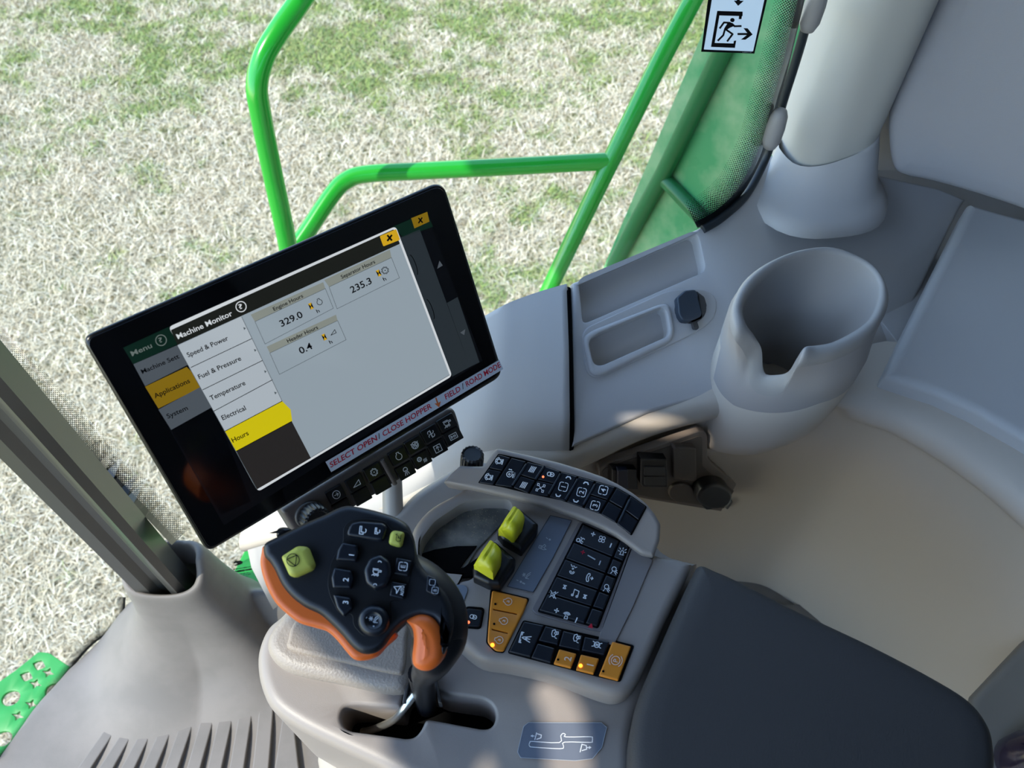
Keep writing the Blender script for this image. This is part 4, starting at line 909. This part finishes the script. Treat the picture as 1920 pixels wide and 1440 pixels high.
# ribbed dial at the front end of the bar
def dial(par, c, axis, r, h, m, n=36, name='dial', rot=0):
    e1, e2, ax = basis(axis); R = []
    for hh, k in ((0, 1), (h*.8, 1), (h*.93, .95), (h, .82)):
        R.append([c+ax*hh+(e1*math.cos(2*math.pi*i/(2*n))+e2*math.sin(2*math.pi*i/(2*n)))*r*k*(1 if i % 2 else .93) for i in range(2*n)])
    R.append([c+ax*(h*.93)+(e1*math.cos(2*math.pi*i/(2*n))+e2*math.sin(2*math.pi*i/(2*n)))*r*.7 for i in range(2*n)])
    return loft(name, R, m, par, cap0=True, cap1=True, smooth=25)
dial(con, HP(.625).at(884, 872), (.1, .1, 1), .0110, .018, BLACK, 18)
# ------------------------------------------------------------------ recessed keypad
HK = HP(.6305)
pxplate('keypad_frame', crs(c5, [(1130, 580), (1200, 600), (1510, 745), (1290, 1345), (1200, 1330), (830, 1222), (800, 1190)]), HP(.6295), .002, .0008, mat('pad_surround', (116, 110, 110), .45, .5), con, rr=4)
pxplate('keypad_base', crs(c5, [(1150, 588), (1485, 742), (1262, 1322), (840, 1206)]), HP(.6303), .002, .0006, VOID, con, rr=4)
PT = [(1158, 598), (1412, 712), (1476, 742)]; PBm = [(852, 1198), (1168, 1288), (1252, 1312)]
rows_m = [0, .205, .40, .60, .80, 1.0]
mlab = {0: [('plus', cP(632, 147), 4.6, 2), ('fan', cP(745, 213), 7.2, 1.3), ('seat', cP(468, 225), 8, 1.6)],
        1: [('plus', cP(500, 380), 4.4, 1.7, 1, mat('red_mark', (190, 40, 60), .5, .2))],
        2: [('voice', cP(370, 597), 9, 1.5), ('phone', cP(590, 710), 8.5, 1.6)],
        3: [('next', cP(265, 830), 5, 1.8), ('note', cP(412, 905), 9, 1.7), ('next', cP(525, 955), 5, 1.8)],
        4: [('plus', cP(162, 1130), 5, 2.2), ('vol', cP(290, 1190), 7.5, 1.3), ('mute', cP(122, 925), 8, 1.3)]}
for i in range(5):
    a, b = rows_m[i]+.008, rows_m[i+1]-.008
    L0, L1 = lp(PT[0], PBm[0], a), lp(PT[0], PBm[0], b); Rt0, R1 = lp(PT[1], PBm[1], a), lp(PT[1], PBm[1], b)
    k = key(con, c5, [L0, lp(L0, Rt0, .985), lp(L1, R1, .985), L1], HK, .0028, rr=2)
    mark(k, HK, .0028, mlab[i])
    if i in (1, 4, 0):
        ik = Ink(Pl(HK.p+HK.n*.0028, HK.n), .0003)
        if i == 1: ik.line([cP(565, 420), cP(655, 472)], 2.2, INKG, 2); ik.line([cP(727, 492), cP(708, 542)], 2.0, INKG, 2)
        if i == 4: ik.line([cP(427, 1222), cP(402, 1282)], 2.2, INKW, 2)
        if i == 0: ik.line([cP(868, 268), cP(848, 316)], 2.2, INKW, 2)
        ik.build('symbol', k)
slab_ = [('beacon', cP(1005, 375), 8, 1.3), ('work', cP(902, 612), 8, 1.3), ('work', cP(805, 838), 8, 1.3), None, ('tri', cP(602, 1325), 5.5, 1.6, 1, mat('red_mark', (190, 40, 60), .5, .2))]
for i in range(5):
    a, b = rows_m[i]+.012, rows_m[i+1]-.012
    if i == 0: a = .0
    L0, L1 = lp(PT[1], PBm[1], a), lp(PT[1], PBm[1], b); Rt0, R1 = lp(PT[2], PBm[2], a), lp(PT[2], PBm[2], b)
    k = key(con, c5, [lp(L0, Rt0, .06), Rt0, R1, lp(L1, R1, .06)], HK, .0022, rr=2)
    if slab_[i]: mark(k, HK, .0022, [slab_[i]])
# ------------------------------------------------------------------ label films
def film(pts, f, pl, par=con, rr=5, name='label_film'): return pxplate(name, crs(f, pts), pl, .0008, .0003, LABELP, par, rr=rr, segs=2)
HF = HP(.6290); lf = film([(930, 540), (1078, 576), (950, 830), (812, 1072), (632, 1032), (770, 800)], c5, HF, rr=4)
ik = Ink(HF, .0002); icon(ik, 'chute', c5(878, 762), -U0*8, R0*8, INKG, 1.2); icon(ik, 'reel', c5(762, 955), -U0*8, R0*9, INKG, 1.3)
ik.poly(ell(*c5(926, 708), 2, n=10), INKG, 1); ik.line([c5(902, 694), c5(912, 702)], 1.3, INKG, 1); ik.poly(ell(*c5(726, 1000), 2.2, n=10), INKG, 1); ik.line([c5(697, 987), c5(708, 992)], 1.3, INKG, 1); ik.line([c5(738, 1008), c5(752, 1014)], 2.6, INKG, 1)
b_ = crs(c5, [(930, 540), (1078, 576), (950, 830), (812, 1072), (632, 1032), (770, 800)]); ik.line(b_, .8, mat('dark_line', (30, 34, 44), .6), 1, True); ik.build('symbol', lf)
lf = film([(262, 1018), (340, 1022), (362, 1050), (330, 1140), (255, 1230), (160, 1260), (200, 1100)], c5, HF); ik = Ink(HF, .0002)
icon(ik, 'snow', c5(272, 1134), R0*6, U0*6, INKG, 1.2); ik.line(crs(c5, [(258, 1076), (270, 1083)]), 1.4, INKG, 1); ik.line(crs(c5, [(285, 1095), (296, 1085), (292, 1074)]), 1.3, INKG, 1); ik.line(crs(c5, [(248, 1165), (252, 1178), (265, 1184)]), 1.3, INKG, 1); ik.build('symbol', lf)
# slot diagram film
HL2 = HP(.6012); lf = film([(512, 648), (1285, 650), (1340, 700), (1290, 910), (1190, 1030), (1010, 1052), (430, 1020), (398, 960), (462, 690)], cL, HL2, rr=5)
ik = Ink(HL2, .0002)
pth = crs(cL, [(520, 885), (530, 855), (560, 848), (840, 860), (855, 790), (880, 762), (905, 775), (910, 800), (1165, 798), (1190, 815), (1188, 845), (1165, 858), (895, 855), (885, 900), (850, 925), (560, 908), (530, 900)])
ik.line([p[:2] for p in cr(pth, 3)], 1.5, INKW, 1, True); ik.line(crs(cL, [(512, 648), (1285, 650), (1340, 700), (1290, 910), (1190, 1030), (1010, 1052), (430, 1020), (398, 960), (462, 690), (512, 648)]), .9, INKG, 1)
for q in ([(600, 755), (580, 830)], [(540, 790), (575, 790)], [(600, 765), (650, 780), (645, 810), (600, 825)], [(1080, 875), (1060, 960)], [(1170, 912), (1130, 912)], [(1085, 880), (1125, 890), (1130, 930), (1080, 945)]): ik.line(crs(cL, q), 1.8, INKW, 1)
ik.poly(crs(cL, [(535, 790), (558, 775), (562, 806)]), INKW, 2); ik.poly(crs(cL, [(1182, 912), (1155, 895), (1152, 930)]), INKW, 2); ik.build('symbol', lf)
# ------------------------------------------------------------------ lock key, amber wedge, key cluster
k = key(con, cD, [(250, 638), (392, 652), (366, 800), (210, 790)], HP(.6285), .0022, rr=6)
pxplate('key_well', crs(cD, [(240, 622), (408, 636), (375, 822), (192, 808)]), HP(.6288), .001, .0003, VOID, con, rr=8)
mark(k, HP(.6285), .0022, [('lock', cD(308, 716), 8, 1.4), ('dot', cD(266, 762), 3.0, LEDR)])
wedge = [(470, 484), (778, 560), (745, 660), (660, 830), (570, 1010), (500, 1005), (430, 935), (438, 800), (450, 640)]
pxplate('wedge_well', crs(cD, [(455, 474), (792, 556), (570, 1026), (490, 1016), (416, 938)]), HP(.6287), .001, .0003, VOID, con, rr=5)
wk = pxplate('engine_speed_key', crs(cD, wedge), HP(.6305), .004, .0012, AMBER, con, rr=5, segs=3, holes=[crs(cD, [(480, 645), (686, 686), (684, 698), (478, 657)]), crs(cD, [(468, 816), (606, 850), (604, 862), (466, 828)])], hrr=1, hr=.0003, hdepth=.003)
W2 = mat('pale_amber_print', (226, 200, 178), .6, .2)
mark(wk, HP(.6305), 0, [('eng_s', cD(604, 584), 9, 1.4, 1, W2), ('eng_s', cD(568, 750), 9, 1.4, 1, W2), ('eng_s', cD(528, 914), 9, 1.4, 1, W2), ('dot', cD(497, 606), 2.3, VOID), ('dot', cD(487, 776), 2.3, VOID), ('dot', cD(472, 957), 4.0, LEDO)])
pxplate('cluster_base', crs(cD, [(735, 742), (1480, 905), (1690, 960), (1570, 1275), (1340, 1220), (600, 1025)]), HP(.6288), .001, .0003, VOID, con, rr=5)
HC = HP(.6290)
cl = [([(742, 752), (915, 788), (798, 1058), (614, 1012)], NAVY, [('unload', cD(755, 900), 11, 1.8)]), ([(925, 792), (1068, 828), (1032, 955), (868, 915)], NAVY, [('body', cD(1008, 862), 8.5, 1.4)]),
      ([(1078, 832), (1250, 876), (1222, 1003), (1042, 962)], NAVY, [('body', cD(1195, 900), 8.5, 1.4)]), ([(1262, 884), (1478, 928), (1430, 1042), (1238, 1000)], NAVY, [('diff', cD(1368, 955), 9.5, 1.6)]),
      ([(858, 940), (1008, 982), (972, 1108), (804, 1062)], NAVY, None), ([(1046, 990), (1194, 1030), (1146, 1152), (998, 1114)], AMBER, [('t', '2', cD(1118, 1075), 13, 10.5, W2), ('dot', cD(1035, 1082), 2.3, VOID)]),
      ([(1232, 1036), (1388, 1072), (1340, 1204), (1190, 1166)], AMBER, [('t', '1', cD(1310, 1128), 13, 8, W2), ('dot', cD(1228, 1134), 3.8, LEDO)]),
      ([(1502, 925), (1662, 968), (1552, 1258), (1386, 1214)], AMBER, [('park', cD(1528, 1090), 13, 1.6, 1, W2), ('t', 'P', cD(1528, 1090), 9, 6, W2), ('dot', cD(1422, 1182), 2.3, VOID)])]
for q, m_, lb in cl:
    k = key(con, cD, q, HC, .0028, m_)
    if lb: mark(k, HC, .0028, lb)
# ------------------------------------------------------------------ two yellow rocker levers in black housings
for q, lv, side in (([(560, 650), (655, 545), (690, 470), (740, 500), (848, 590), (835, 640), (730, 778), (600, 705)], [(570, 640), (620, 555), (672, 480), (712, 488), (752, 552), (735, 600), (672, 690), (640, 680)], 0),
                    ([(390, 900), (430, 830), (505, 712), (550, 712), (690, 830), (680, 880), (580, 1020), (500, 1010), (395, 960)], [(400, 885), (450, 800), (510, 715), (550, 722), (592, 790), (588, 840), (530, 945), (480, 935)], 1)):
    pxplate('lever_housing', crs(c5, q), HP(.642), .022, .005, BLACK, con, rr=3, segs=4)
    a, b, c_, d_, e_, f_, g_, h_ = [V(c5(*p)) for p in lv]
    hp = [HP(.657+.004*math.sin(t*math.pi)) for t in (0, .25, .5, .75, 1)]
    lf_, lb_ = resamp([a, b, c_], 9), resamp([h_, g_, f_, e_], 9)
    R = []
    for i, (p, q_) in enumerate(zip(lf_, lb_)):
        t = i/8; z = .653+.009*math.sin(t*math.pi); A_ = Z(p.x, p.y, z-.004); B_ = Z(q_.x, q_.y, z-.004); Rr = []
        for s in range(9):
            u = s/8; Rr.append(A_.lerp(B_, u)+V((0, 0, .005*math.sin(math.pi*u)**.5-(.0015 if s in (3,) else 0))))
        Rr += [B_+V((0, 0, -.014)), A_+V((0, 0, -.014))]; R.append(Rr)
    loft('lever', R, YEL, con, cap0=True, cap1=True, smooth=45)

# ================================================================== armrest pad
arm = [(1314, 1053), (1345, 1064), (1382, 1080), (1500, 1139), (1635, 1202), (1754, 1264), (1825, 1309), (1861, 1355), (1873, 1400), (1872, 1450), (1850, 1530), (1760, 1600), (1600, 1640), (1400, 1640), (1250, 1590), (1192, 1500), (1180, 1430), (1183, 1365), (1200, 1297), (1239, 1206), (1270, 1135), (1298, 1075)]
ar = pxplate('armrest', [p[:2] for p in cr(arm, 5)], Pl3(Z(1314, 1053, .640), Z(1180, 1430, .640), Z(1825, 1309, .655)), .10, .012, ARM, None, dome=(.012, .001), segs=6)
tag(ar, 'wide dark charcoal padded armrest behind the key console', 'armrest')

# ================================================================== display monitor
mon = thing('display_monitor', V((-.14, .36, .66)), 'black touch screen monitor showing machine hours on a pale page', 'monitor')
kf = .30/.33; cor = [CAM+(V(q)-CAM)*kf for q in ((-.316, .367, .819), (-.063, .577, .796), (-.008, .491, .613), (-.261, .281, .636))]
PM = Pl3(cor[0], cor[1], cor[3])
def PMo(d): return Pl(PM.p+PM.n*d, PM.n)
mo = rnd([(153, 634), (832, 338), (946, 704), (390, 1038)], [24, 26, 22, 18], 7)
pxplate('housing', mo, PM, .016, .003, mat('monitor_black', (12, 13, 16), .3, .5), mon, segs=5, draft=-.018)
inn = rnd([(160, 638), (829, 346), (939, 700), (393, 1030)], [20, 22, 18, 14], 6)
pxplate('glass', inn, PMo(.0006), .001, .0004, GLASSK, mon)
sk = Ink(PMo(.0006), .0003)
sk.poly([(231, 652), (798, 398), (905, 676), (420, 985)], S_GLOW, 0)
sk.poly([(231, 652), (316, 613), (345, 640), (250, 683)], S_DGRN, 1); sk.poly([(736, 425), (800, 398), (812, 425), (756, 445)], S_DGRN, 1)
sk.poly([(250, 683), (340, 644), (360, 680), (272, 724)], S_DGRY, 1); sk.poly([(272, 725), (350, 688), (385, 722), (297, 766)], S_DYEL, 1); sk.poly([(297, 768), (375, 726), (400, 762), (321, 806)], S_DGRY, 1)
sk.poly([(321, 806), (400, 762), (470, 940), (415, 965)], mat('screen_foot2', (8, 9, 13), .2, .4), 1)
sk.poly([(740, 450), (787, 430), (837, 567), (881, 688), (848, 706)], S_DGRY2, 1); sk.poly([(838, 568), (858, 557), (899, 679), (881, 688)], S_DGRY2, 1)
sk.poly(crs(c2, [(1075, 762), (1105, 805), (1055, 835)]), S_DGRY, 2); sk.poly(crs(c2, [(1262, 1410), (1308, 1378), (1298, 1432)]), S_DGRY, 2)
sk.poly(crs(c2, [(820, 380), (965, 322), (985, 410), (850, 472)]), S_DYEL, 2); 
for q in ([(888, 380), (922, 418)], [(888, 422), (918, 376)]): sk.line(crs(c2, q), 2.6, S_BLK, 3)
sk.line([p[:2] for p in crs(c2, ell(840, 800, 22, 95, 14, -20, -80, 80))], 1.4, S_BLK, 2); sk.line([p[:2] for p in crs(c2, ell(990, 1200, 22, 95, 14, -20, -80, 80))], 1.4, S_BLK, 2)
pop = [(316, 613), (742, 424), (848, 705), (484, 922)]
sk.poly(pop, S_WHITE, 3, 8)
sk.poly([(320, 619), (738, 430), (750, 457), (333, 647)], S_HEAD, 4, 2); sk.poly([(333, 647), (750, 457), (843, 703), (583, 858), (481, 918)], S_PALE, 4)
sk.poly([(333, 648), (453, 593), (529, 752), (421, 809)], S_LIST, 5); sk.poly([(421, 809), (529, 752), (545, 768), (548, 790), (443, 846)], S_YEL, 5); sk.poly([(443, 846), (547, 790), (583, 859), (481, 918)], S_LOW, 5)
for a, b in (((358, 689), (472, 635)), ((380, 731), (492, 676)), ((401, 771), (511, 712)), ((421, 809), (529, 752)), ((443, 846), (547, 790))): sk.line([a, b], 1.2, S_BLK, 6)
sk.line([(336, 655), (481, 916)], .9, S_LINE, 6); sk.line([(453, 594), (529, 752)], .9, S_LINE, 6); sk.line([(583, 858), (843, 703)], .8, S_LINE, 6)
for hd, bx in ((((470, 590), (606, 529), (610, 541), (478, 603)), ((478, 603), (610, 541), (625, 578), (497, 645))), (((500, 650), (630, 590), (633, 601), (506, 662)), ((506, 662), (633, 601), (649, 637), (524, 702))), (((608, 525), (731, 468), (734, 483), (617, 538)), ((617, 538), (734, 483), (749, 521), (632, 579)))):
    sk.poly(hd, S_TAN, 5); sk.line(bx, .8, S_LINE, 6, True)
sk.poly(crs(c2, [(537, 542), (685, 478), (722, 574), (570, 634)]), S_AMB, 5, 2)
for q in ([(608, 535), (645, 578)], [(608, 582), (645, 533)]): sk.line(crs(c2, q), 3.4, S_BLK, 6)
UL = V((-.45, -.89)); UM = V((-.40, -.915))
def T(s, a, b, h, m_, lay=7, up=UL, shear=0): sk.text(s, a, b, h, m_, lay, up, shear)
T('Machine Monitor', (334, 636), (437, 591), 10, S_WHITE); T('Menu', (248, 668), (286, 651), 9.5, S_DTXT); T('Machine Sett', (267, 701), (337, 671), 8.5, S_BLK, 3)
T('Applications', (291, 747), (357, 717), 9, S_BLK, 3); T('System', (315, 785), (353, 768), 9, S_BLK, 3)
T('Speed & Power', (353, 670), (429, 637), 9, S_BLK); T('Fuel & Pressure', (374, 711), (453, 675), 9, S_BLK); T('Temperature', (396, 751), (461, 721), 9, S_BLK); T('Electrical', (418, 788), (462, 768), 9, S_BLK); T('Hours', (437, 830), (467, 815), 9, S_BLK)
T('Engine Hours', (514, 583), (569, 557), 7, S_BLK); T('329.0', (528, 613), (569, 594), 12.5, S_BLK); T('Header Hours', (540, 643), (597, 616), 7, S_BLK); T('0.4', (564, 664), (587, 653), 12.5, S_BLK); T('Separator Hours', (641, 523), (704, 493), 7, S_BLK, up=UM); T('235.3', (660, 550), (698, 531), 12.5, S_BLK, up=UM)
for q in ((595, 587), (619, 645), (720, 527)): T('h', q, (q[0]+5, q[1]-2), 7, S_BLK)
def ring_q(c, r, m_, lay=7): sk.line(ell(c[0], c[1], r, n=20), 1.8, m_, lay, True); T('?', (c[0]-2.5, c[1]+5), (c[0]+4.5, c[1]+2), r*.95, m_, lay+1)
ring_q((452, 575), 9.6, S_WHITE); ring_q((302, 638), 10, S_DTXT, 3)
RX = V((.9, -.42)); UY = V((-.42, -.9))
def hour(c):
    q = [V(c)+RX*x_+UY*y_ for x_, y_ in ((-3.4, -6), (3.4, -6), (3.4, 6), (-3.4, 6))]; sk.poly([tuple(p) for p in q], S_AMB, 6)
    sk.poly([tuple(V(c)+RX*x_+UY*y_) for x_, y_ in ((-3.4, -6), (0, 0), (-3.4, 6))], S_BLK, 7); sk.poly([tuple(V(c)+RX*x_+UY*y_) for x_, y_ in ((3.4, -6), (0, 0), (3.4, 6))], S_BLK, 7)
hour((583, 574)); hour((608, 632)); hour((710, 512))
icon(sk, 'engine', (599, 566), RX*7, UY*7, S_BLK, 1.1, 7); icon(sk, 'headr', (624, 623), RX*6, UY*6, S_BLK, 1.1, 7); icon(sk, 'gear', (722, 507), RX*8, UY*8, S_BLK, 1.1, 7)
for q in ((458, 616), (478, 657), (497, 697), (516, 737)): sk.poly([(q[0]-2, q[1]-2.6), (q[0]+3, q[1]-1), (q[0], q[1]+2.8)], S_LINE, 7)
sk.build('screen', mon)
st = Ink(PMo(.0006), .0006); LW = mat('sticker_paper', (214, 222, 236), .6, .3)
st.poly(crs(c3, [(762, 748), (1840, 115), (1866, 172), (798, 812)]), LW, 5)
SR = mat('sticker_red', (200, 40, 62), .6, .2); UA = V((-.48, -.88))
st.text('SELECT OPEN', c3(795, 785), c3(1085, 612), 9.6, SR, 6, UA, .18); st.text('/', c3(1094, 606), c3(1106, 600), 9.6, S_BLK, 6, UA, .18)
st.text('CLOSE HOPPER', c3(1122, 592), c3(1424, 412), 9.6, SR, 6, UA, .18); st.text('FIELD', c3(1510, 362), c3(1603, 306), 9.6, SR, 6, UA, .18); st.text('/', c3(1614, 298), c3(1626, 290), 9.6, S_BLK, 6, UA, .18); st.text('ROAD MODE', c3(1640, 283), c3(1852, 158), 9.6, SR, 6, UA, .18)
OA = mat('sticker_orange', (226, 120, 66), .6, .2); st.line(crs(c3, [(1448, 352), (1462, 395)]), 2.6, OA, 6); st.poly(crs(c3, [(1438, 386), (1460, 384), (1478, 372), (1468, 410)]), OA, 7)
so2 = st.build('warning_sticker'); tag(so2, 'long white sticker with red capitals along the lower edge of the monitor', 'sticker')
# key strip below the screen
PK = PMo(-.010)
def PKo(d): return Pl(PK.p+PK.n*d, PK.n)
strip = crs(c3, [(488, 1058), (600, 985), (1100, 680), (1535, 418), (1570, 425), (1600, 520), (1614, 590), (1590, 628), (1200, 880), (960, 1025), (640, 1220), (600, 1240), (575, 1200)])
pxplate('key_strip', strip, PK, .022, .004, mat('strip_plastic', (92, 84, 80), .42, .5), mon, rr=8)
def skey(cx, cy, ic, s=1):
    dx, dy = V((57, -33))*s, V((24, 46))*s*.96; c = V((cx, cy)); P = [c-dx-dy, c+dx-dy, c+dx+dy, c-dx+dy]
    k = key(mon, c3, [tuple(p) for p in P], PK, .0022, NAVY2, rr=2.5)
    if ic:
        ik = Ink(PKo(.0022), .00025)
        if isinstance(ic, str): ic = [(ic, (cx, cy), 8.2)]
        for nme, cc_, sz in ic: icon(ik, nme, c3(*cc_), V((.88, -.47))*sz, V((-.42, -.9))*sz, INKW, 1.4)
        ik.build('symbol', k)
NAVY2 = mat('strip_key_black', (12, 13, 17), .3, .5)
for cx_, cy_, ic in ((830, 952, 'arrowc'), (952, 882, 'headr'), (1064, 812, 'gear'), (1217, 713, 'engine'), (1318, 645, 'sieve'), (1418, 575, 'blades'), (1520, 510, 'combine'),
    (870, 1035, None), (990, 963, None), (1110, 893, None), (1262, 805, 'lamp'), (1362, 735, [('gear', (1345, 733), 5), ('heat', (1380, 738), 5)]), (1460, 665, 'up_sq'), (1556, 590, 'screenb')): skey(cx_, cy_, ic, .86)
tube('ridge', [PKo(.002).at(c3(1112, 735)), PKo(.002).at(c3(1195, 885))], .0022, mat('strip_plastic', (92, 84, 80)), mon, n=10)
pxplate('dial_collar', ell(*c3(680, 1085), 32, 26, rot=-20), PKo(.003), .004, .0015, DARKG, mon)
dial(mon, PKo(.002).at(c3(678, 1082)), PK.n, .0125, .014, BLACK, 22, 'dial')
# mounting arm down to the console
tube('mounting_arm', [PMo(-.022).at(660, 800), PMo(-.05).at(735, 890), V((-.112, .330, .59)), V((-.105, .325, .50))], .010, mat('mount_taupe', (176, 166, 154), .45, .5), mon)

# ================================================================== multi-function joystick
joy = thing('joystick', HP(.60).at(790, 1300), 'black multi function joystick with orange trim and yellow keys', 'joystick')
PJ = Pl(HP(.762).at(660, 1100), (.06, -.30, .95))
def PJo(d): return Pl(PJ.p+PJ.n*d, PJ.n)
head = [(493, 1019), (517, 1005), (565, 981), (607, 963), (629, 952), (652, 946), (684, 951), (719, 960), (746, 970), (765, 984), (774, 1006), (778, 1030), (790, 1060), (817, 1089), (838, 1115), (849, 1144), (850, 1175), (842, 1205), (831, 1228), (822, 1215), (826, 1190), (815, 1165), (800, 1158), (785, 1156), (768, 1162), (755, 1170), (735, 1190), (719, 1211), (702, 1224), (680, 1226), (661, 1215), (639, 1190), (616, 1167), (597, 1151), (570, 1138), (545, 1119), (526, 1096), (513, 1069), (503, 1053), (493, 1041)]
lip = [(494, 1022), (525, 1035), (575, 1085), (615, 1112), (655, 1150), (685, 1182), (705, 1182), (722, 1172), (742, 1190), (720, 1212), (708, 1226), (698, 1233), (678, 1239), (662, 1236), (648, 1222), (630, 1200), (612, 1184), (590, 1177), (560, 1168), (535, 1150), (513, 1128), (496, 1096), (486, 1060), (488, 1035)]
pxplate('orange_trim', [p[:2] for p in cr(lip, 4)], PJo(-.0055), .022, .0045, ORANGE, joy, segs=6)
pxplate('head', [p[:2] for p in cr(head, 4)], PJ, .024, .0055, JOYB, joy, segs=6)
pxplate('thumb_button', [p[:2] for p in cr(crs(c4, [(248, 375), (250, 320), (280, 295), (340, 295), (368, 315), (340, 350), (290, 372)]), 3)], PJo(-.010), .012, .004, BLACK, joy)
# grip curving down to the stem
gp = [(PJo(-.022).at(740, 1080), .020), (PJo(-.022).at(785, 1110), .022), (PJo(-.023).at(816, 1145), .021), (PJo(-.030).at(824, 1190), .0195), (Z(814, 1222, .718), .0165), (Z(806, 1248, .690), .012), (Z(795, 1265, .668), .0095), (Z(796, 1295, .625), .0085), (Z(801, 1325, .575), .008)]
gs = cr([tuple(p)+(r,) for p, r in gp], 6, closed=False)
tube('grip', [V(p[:3]) for p in gs], [p[3] for p in gs], JOYB, joy, n=24)
hnd = [(757, 1166), (772, 1157), (788, 1155), (805, 1161), (821, 1180), (829, 1205), (829, 1232), (820, 1250), (803, 1262), (785, 1262), (771, 1252), (768, 1235), (771, 1205), (768, 1182)]
PH = Pl(PJo(.004).at(795, 1165), (-.12, -.50, .84))
pxplate('orange_grip_insert', [p[:2] for p in cr(hnd, 4)], PH, .026, .008, ORANGE, joy, segs=8, dome=(.004, .001))
# stem linkage
tube('stem', [Z(786, 1262, .665), Z(792, 1292, .62), Z(800, 1325, .57)], .0085, BLACK, joy, n=16)
for q in ([(762, 1272), (754, 1318), (760, 1319), (769, 1273)], [(812, 1268), (822, 1318), (828, 1318), (818, 1264)]): pxplate('link_plate', q, HP(.606), .012, .001, DARKG, joy)
cab = tube('cable_strip', [V(p) for p in cr([Z(778, 1302, .607), Z(760, 1325, .600), Z(738, 1350, .585), Z(700, 1368, .565), Z(680, 1372, .555)], 5, closed=False)], .0032, STEEL, joy, n=10)
# joystick keys
def jkey(name, pts, off, m_, r=.0015, th=.004, rr=3, f=c4, segs=4): return pxplate(name, crs(f, pts), PJo(off), th, r, m_, joy, rr=rr, segs=segs)
def jmark(k, off, items):
    ik = Ink(PJo(off), .0003); Rj = V((.12, -.99)); Uj = V((-.985, -.12))
    for it in items:
        if it[0] == 't': _, s, c, h, w_, m_ = it; c = V(c); w_ = gw(s, h, w_); ik.text(s, tuple(c-Rj*w_/2-Uj*h/2), tuple(c+Rj*w_/2-Uj*h/2), h, m_, 2, up=Uj)
        elif it[0] == 'p': ik.poly(it[1], it[2], 2)
        else: icon(ik, it[0], it[1], -Uj*it[2], Rj*it[2], it[4], it[3])
    ik.build('symbol', k)
k = jkey('yellow_key', [(282, 535), (420, 445), (505, 452), (562, 600), (545, 640), (400, 705), (350, 692)], .008, YELK, .0045, .010, 6, segs=5); jmark(k, .008, [('triin', c4(390, 568), 12.5, 1.5, INKK)])
PJW = mat('joy_well', (9, 11, 15), .5, .4)
jkey('key_well', [(800, 420), (800, 300), (870, 230), (1000, 228), (1150, 250), (1190, 320), (1330, 330), (1375, 420), (1390, 560), (1350, 700), (1310, 900), (1180, 900), (1200, 1060), (1120, 1190), (960, 1190), (880, 1100), (880, 1010), (760, 1000), (690, 860), (670, 760), (700, 580)], .0006, PJW, .0003, .001, 8)
k = jkey('rocker_key', [(830, 330), (862, 262), (940, 245), (1130, 262), (1162, 300), (1125, 402), (1090, 412), (830, 368)], .006, NAVY, .0022, .008, 6); jmark(k, .006, [('spout', c4(960, 325), 8, 1.7, INKW), ('spout', c4(1080, 330), 6, 1.6, INKW)])
k = jkey('small_yellow_key', [(1210, 318), (1302, 335), (1280, 450), (1250, 458), (1168, 432), (1182, 345)], .006, YELK, .003, .008, 6); jmark(k, .006, [('fold', c4(1245, 385), 8.5, 1.2, INKK)])
k = jkey('number_key', [(790, 420), (910, 440), (930, 500), (905, 582), (735, 568), (755, 480)], .0055, NAVY, .002, .008, 4); jmark(k, .0055, [('t', '1', c4(868, 526), 10, 5.5, INKW)])
k = jkey('number_key', [(722, 625), (868, 650), (885, 720), (862, 802), (712, 798), (698, 705)], .0055, NAVY, .002, .008, 4); jmark(k, .0055, [('t', '2', c4(822, 728), 10.5, 9, INKW)])
k = jkey('number_key', [(712, 845), (860, 872), (880, 960), (800, 1032), (745, 962)], .0055, NAVY, .002, .008, 4); jmark(k, .0055, [('t', '3', c4(820, 914), 10.5, 9, INKW)])
k = jkey('hat_switch', ell(1080, 665, 118, 150, 8, 8), .010, NAVY, .003, .012, 6)
jmark(k, .010, [('combine', c4(1075, 670), 9, 1.3, INKW), ('chev', c4(1100, 582), 3.5, 1.3, INKW), ('chev', c4(1062, 768), 3.5, 1.3, INKW)])
k = pxplate('round_switch', ell(*c4(1045, 1062), 30, 30, n=36), PJo(.010), .012, .0045, NAVY, joy, dome=(.003, -.0015)); jmark(k, .0088, [('reel', c4(1050, 1050), 10, 1.5, INKG), ('p', ell(*c4(990, 1038), 1.6, n=6), INKG), ('p', ell(*c4(1130, 1056), 1.6, n=6), INKG), ('p', ell(*c4(1068, 985), 1.6, n=6), INKG), ('p', ell(*c4(1050, 1110), 1.6, n=6), INKG)])
k = jkey('square_key', [(1236, 545), (1362, 572), (1330, 702), (1212, 680)], .004, NAVY, .0012, .005, 3); jmark(k, .004, [('roundsq', c4(1290, 620), 9.2, 1.5, INKW), ('t', 'E', c4(1290, 620), 8.5, 6.5, INKW)])
k = jkey('square_key', [(1200, 740), (1322, 765), (1292, 890), (1178, 862)], .004, NAVY, .0012, .005, 3); jmark(k, .004, [('steer', c4(1240, 810), 8, 1.6, INKW), ('t', 'AUTO', c4(1283, 818), 6, 19, INKW)])
k = jkey('side_key', [(1490, 690), (1560, 720), (1600, 830), (1560, 862), (1478, 822)], .0022, NAVY, .0008, .003, 3)
jmark(k, .0022, [('roundsq', c4(1552, 815), 7, 1.1, INKG), ('t', 'B', c4(1552, 815), 6, 5, INKG), ('roundsq', c4(1530, 750), 6.5, 1.1, INKG)])
